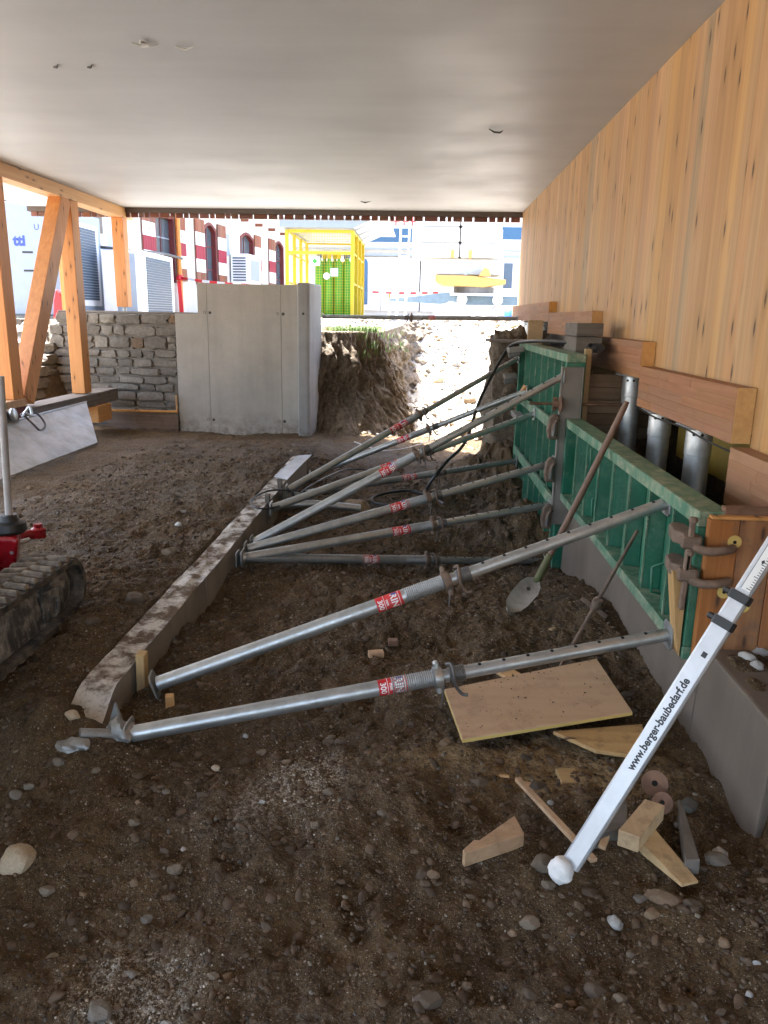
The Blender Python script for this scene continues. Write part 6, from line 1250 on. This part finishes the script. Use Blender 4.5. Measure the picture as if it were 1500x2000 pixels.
for p in bs_[np.random.default_rng(3).integers(0, len(bs_), 22)]: tuft(p[0], p[1], p[2] - 0.02, 12, 0.13)
o = MB().add(gv_, gf_).build('grass', M['leaf']); tag(o, kind='stuff')

# ---------------------------------------------------------------- crane and far buildings
fb = thing('far_building', (1, 41, 1.3), 'large white building with blue window bands behind the crane', 'building')
mb = MB(); mb.box(-7, 14, 40.2, 52, 1.2, 12); mb.build('wall', M['render'], fb)
for x0, x1, z0, z1, m_ in ((-4.6, -0.6, 5.2, 5.85, 'blueglass'), (3.8, 8, 5.4, 5.98, 'blueglass'), (3.98, 4.42, 3.1, 4.3, 'grille'), (4.75, 5.3, 3.1, 4.3, 'redframe'), (-4.5, -2.2, 2.0, 4.4, 'shut_white'), (-2.0, -0.2, 2.0, 4.4, 'shut_white'), (-0.1, 1.2, 2.0, 4.4, 'shut_white')):
    mb = MB(); mb.box(x0 - 0.08, x1 + 0.08, 40.10, 40.2, z0 - 0.08, z1 + 0.08); w_ = mb.build('window', M['shut_white'], fb)
    mb = MB(); mb.box(x0, x1, 40.07, 40.101, z0, z1); mb.build('pane', M[m_], w_)
for z_ in (4.55, 4.85): mb = MB(); mb.box(-6.9, 13.9, 40.02, 40.2, z_, z_ + 0.07); mb.build('cornice', M['bluegrey'], fb)
MB().tube(spline([(-2.9, 39.8, 2.2), (-2.9, 39.8, 4.0), (-2.95, 39.9, 4.25), (-3.15, 40.0, 4.35)], 5), 0.16, 10).build('blue_pipe', M['blueglass'], fb, smooth=60)
cr = thing('tower_crane', (1.6, 30, 1.4), 'base of a yellow tower crane stacked with white ballast blocks', 'crane')
for i, (z0, z1, i_) in enumerate(((3.75, 4.25, 0.0), (4.27, 4.80, 0.05), (4.82, 5.35, 0.1), (5.37, 5.95, 0.12))):
    for x0, x1 in ((-0.42 + i_, 1.28), (1.32, 2.9 - i_)):
        mb = MB(); mb.prism([(x0 + 0.25, 29.4, z0), (x1, 29.4, z0), (x1, 31.2, z0), (x0, 31.2, z0), (x0, 29.7, z0)] if x0 < 1 else [(x0, 29.4, z0), (x1 - 0.3, 29.4, z0), (x1, 29.7, z0), (x1, 31.2, z0), (x0, 31.2, z0)], (0, 0, z1 - z0)); mb.build('ballast_block', M['white_conc'], cr, bevel=0.05)
mb = MB(); mb.box(0.0, 2.85, 29.7, 30.9, 3.16, 3.74); mb.build('ballast_cradle', M['white_conc'], cr, bevel=0.03)
for x_ in (0.98, 1.62): mb = MB(); mb.box(x_, x_ + 0.12, 29.3, 29.4, 3.72, 4.0); mb.build('lifting_eye', M['yelloworange'], cr)
mb = MB(); mb.prism([(0.45, 29.2, 3.12), (1.75, 29.2, 3.12), (3.0, 29.2, 3.0), (3.0, 29.2, 2.84), (2.2, 29.2, 2.72), (0.75, 29.2, 2.76), (0.48, 29.2, 2.9)], (0, 1.6, 0)); mb.build('turntable', M['yelloworange'], cr, bevel=0.02)
mb = MB(); mb.prism([(2.0, 29.15, 3.1), (2.45, 29.15, 3.1), (2.35, 29.15, 3.35), (2.2, 29.15, 3.4)], (0, 0.1, 0)); mb.build('lug', M['yelloworange'], cr)
MB().beam((1.5, 29.3, 3.14), (2.65, 29.3, 3.7), 0.05, 0.22, (0, 1, 0)).build('strut', M['bluegrey'], cr)
MB().cyl((1.9, 30, 2.5), (1.9, 30, 2.74), 0.75, 24).build('slewing_ring', M['steel_dark'], cr)
steelblue = plain('blue_grey_steel', (0.12, 0.18, 0.23), 0.5, 0, 0.15)
mb = MB(); mb.prism([(-1.2, 29.4, 2.19), (-1.2, 29.4, 2.27), (0.85, 29.4, 2.52), (1.35, 29.4, 2.50), (1.35, 29.4, 2.12), (0.85, 29.4, 2.10)], (0, 0.25, 0)); mb.build('outrigger', steelblue, cr, bevel=0.01)
mb = MB(); mb.prism([(1.4, 29.6, 2.10), (1.4, 29.6, 2.46), (3.6, 29.6, 2.42), (3.75, 29.6, 2.12)], (0, 0.4, 0)); mb.build('outrigger', steelblue, cr, bevel=0.01)
MB().cyl((-1.22, 29.5, 1.6), (-1.22, 29.5, 2.3), 0.05, 8).build('jack', M['steel'], cr); MB().cyl((-1.22, 29.5, 2.3), (-1.22, 29.5, 2.5), 0.035, 8).build('jack_top', M['orange'], cr)
for x_ in (1.45, 2.75): MB().lathe([(0.19, 0), (0.19, 0.05), (0.1, 0.06)], (x_, 29.38, 2.28), (0, -1, 0), 16).build('disc', M['white'], cr)
mb = MB(); mb.box(1.0, 4.4, 29.15, 29.35, 2.42, 2.50); mb.build('walkway', M['white'], cr)
ld = thing('white_ladder', (-0.65, 28, 1.4), 'tall white ladder between the cage roof and the crane ballast', 'ladder')
for x_ in (-0.80, -0.50): MB().cyl((x_ - 0.1, 28, 1.4), (x_ + 0.02, 28, 5.6), 0.035, 8).build('rail', M['white'], ld)
for i in range(11): MB().cyl((-0.84, 28, 2.0 + i * 0.33), (-0.5, 28, 2.0 + i * 0.33), 0.022, 6).build('rung', M['white'], ld)
rd = thing('red_railing', (-1.6, 38, 5.9), 'red railing on the roof edge above the blue windows', 'railing')
for k in range(6): MB().cyl((-2.6 + k * 0.4, 39.8, 5.95), (-2.6 + k * 0.4, 39.8, 6.6), 0.03, 6).build('upright', M['tape_red'], rd)
for z_ in (6.15, 6.55): MB().cyl((-2.7, 39.8, z_), (-0.4, 39.8, z_), 0.03, 6).build('rail', M['tape_red'], rd)
bb = thing('blue_barrel', (3.0, 22, 1.4), 'blue plastic barrel in the bright yard beside the opening edge', 'barrel'); MB().lathe([(0.15, 0), (0.19, 0.05), (0.2, 0.25), (0.19, 0.45), (0.15, 0.5)], (2.55, 23.0, 1.36), (0, 0, 1), 16).build('body', M['bluebarrel'], bb, smooth=50); MB().lathe([(0.16, 0), (0.16, 0.03)], (2.55, 23.0, 1.862), (0, 0, 1), 16).build('lid', M['white'], bb)
for i, (x_, y_, l_, an) in enumerate(((-1.2, 23.2, 1.4, 0.1), (-0.9, 24.0, 1.8, 0.2), (0.1, 25.5, 1.6, -0.1))):
    o = MB().cyl((x_, y_, 1.47 + i * 0.05), (x_ + l_ * math.cos(an), y_ + l_ * math.sin(an), 1.49 + i * 0.05), 0.06, 10).build('scaffold_tube', M['steel'], smooth=60); tag(o, ('grey tube lying in the yard nearest the cage', 'grey tube lying in the yard behind the nearest one', 'grey tube lying in the yard towards the crane')[i], 'tube')

# yard clutter, pale in the sun
def clutter(name, label, cat, mb, mat, **k): o = mb.build(name, mat, **k); return tag(o, label, cat)
mb = MB(); mb.box(0.2, 1.5, 23.4, 23.55, 1.40, 1.55); clutter('squared_timber', 'pale timber beam lying in the yard in front of the crane', 'beam', mb, M['freshx'], bevel=0.01)
mb = MB(); mb.box(0.5, 1.9, 24.2, 24.4, 1.42, 1.60); clutter('squared_timber', 'second pale beam lying behind the first in the yard', 'beam', mb, M['freshx'], bevel=0.01)
vs_, fs_ = blob((0.95, 26.2, 1.72), (0.5, 0.45, 0.4), 61); clutter('rubble_bag', 'white rubble bag slumped in the yard below the crane', 'bag', MB().add(vs_, fs_), M['white'], smooth=60)
vs_, fs_ = blob((2.05, 25.5, 1.62), (0.38, 0.35, 0.3), 62); clutter('rubble_bag', 'smaller white bag in the yard left of the blue barrel', 'bag', MB().add(vs_, fs_), M['shut_white'], smooth=60)
clutter('site_cable', 'dark cable looping over the bright yard from the crane towards the trench', 'cable', MB().tube(spline([(2.6, 28, 2.1), (1.9, 24, 1.75), (1.4, 22, 1.62), (1.1, 19.5, 1.1), (0.85, 17.5, 0.75), (0.6, 15.8, 0.25)], 6), 0.014, 6), M['black'], smooth=60)
mb = MB(); mb.box(-1.0, -0.1, 22.4, 23.0, 1.42, 1.56); clutter('pallet', 'weathered pallet lying in the yard beside the cage', 'pallet', mb, M['greywoodx'], bevel=0.01)
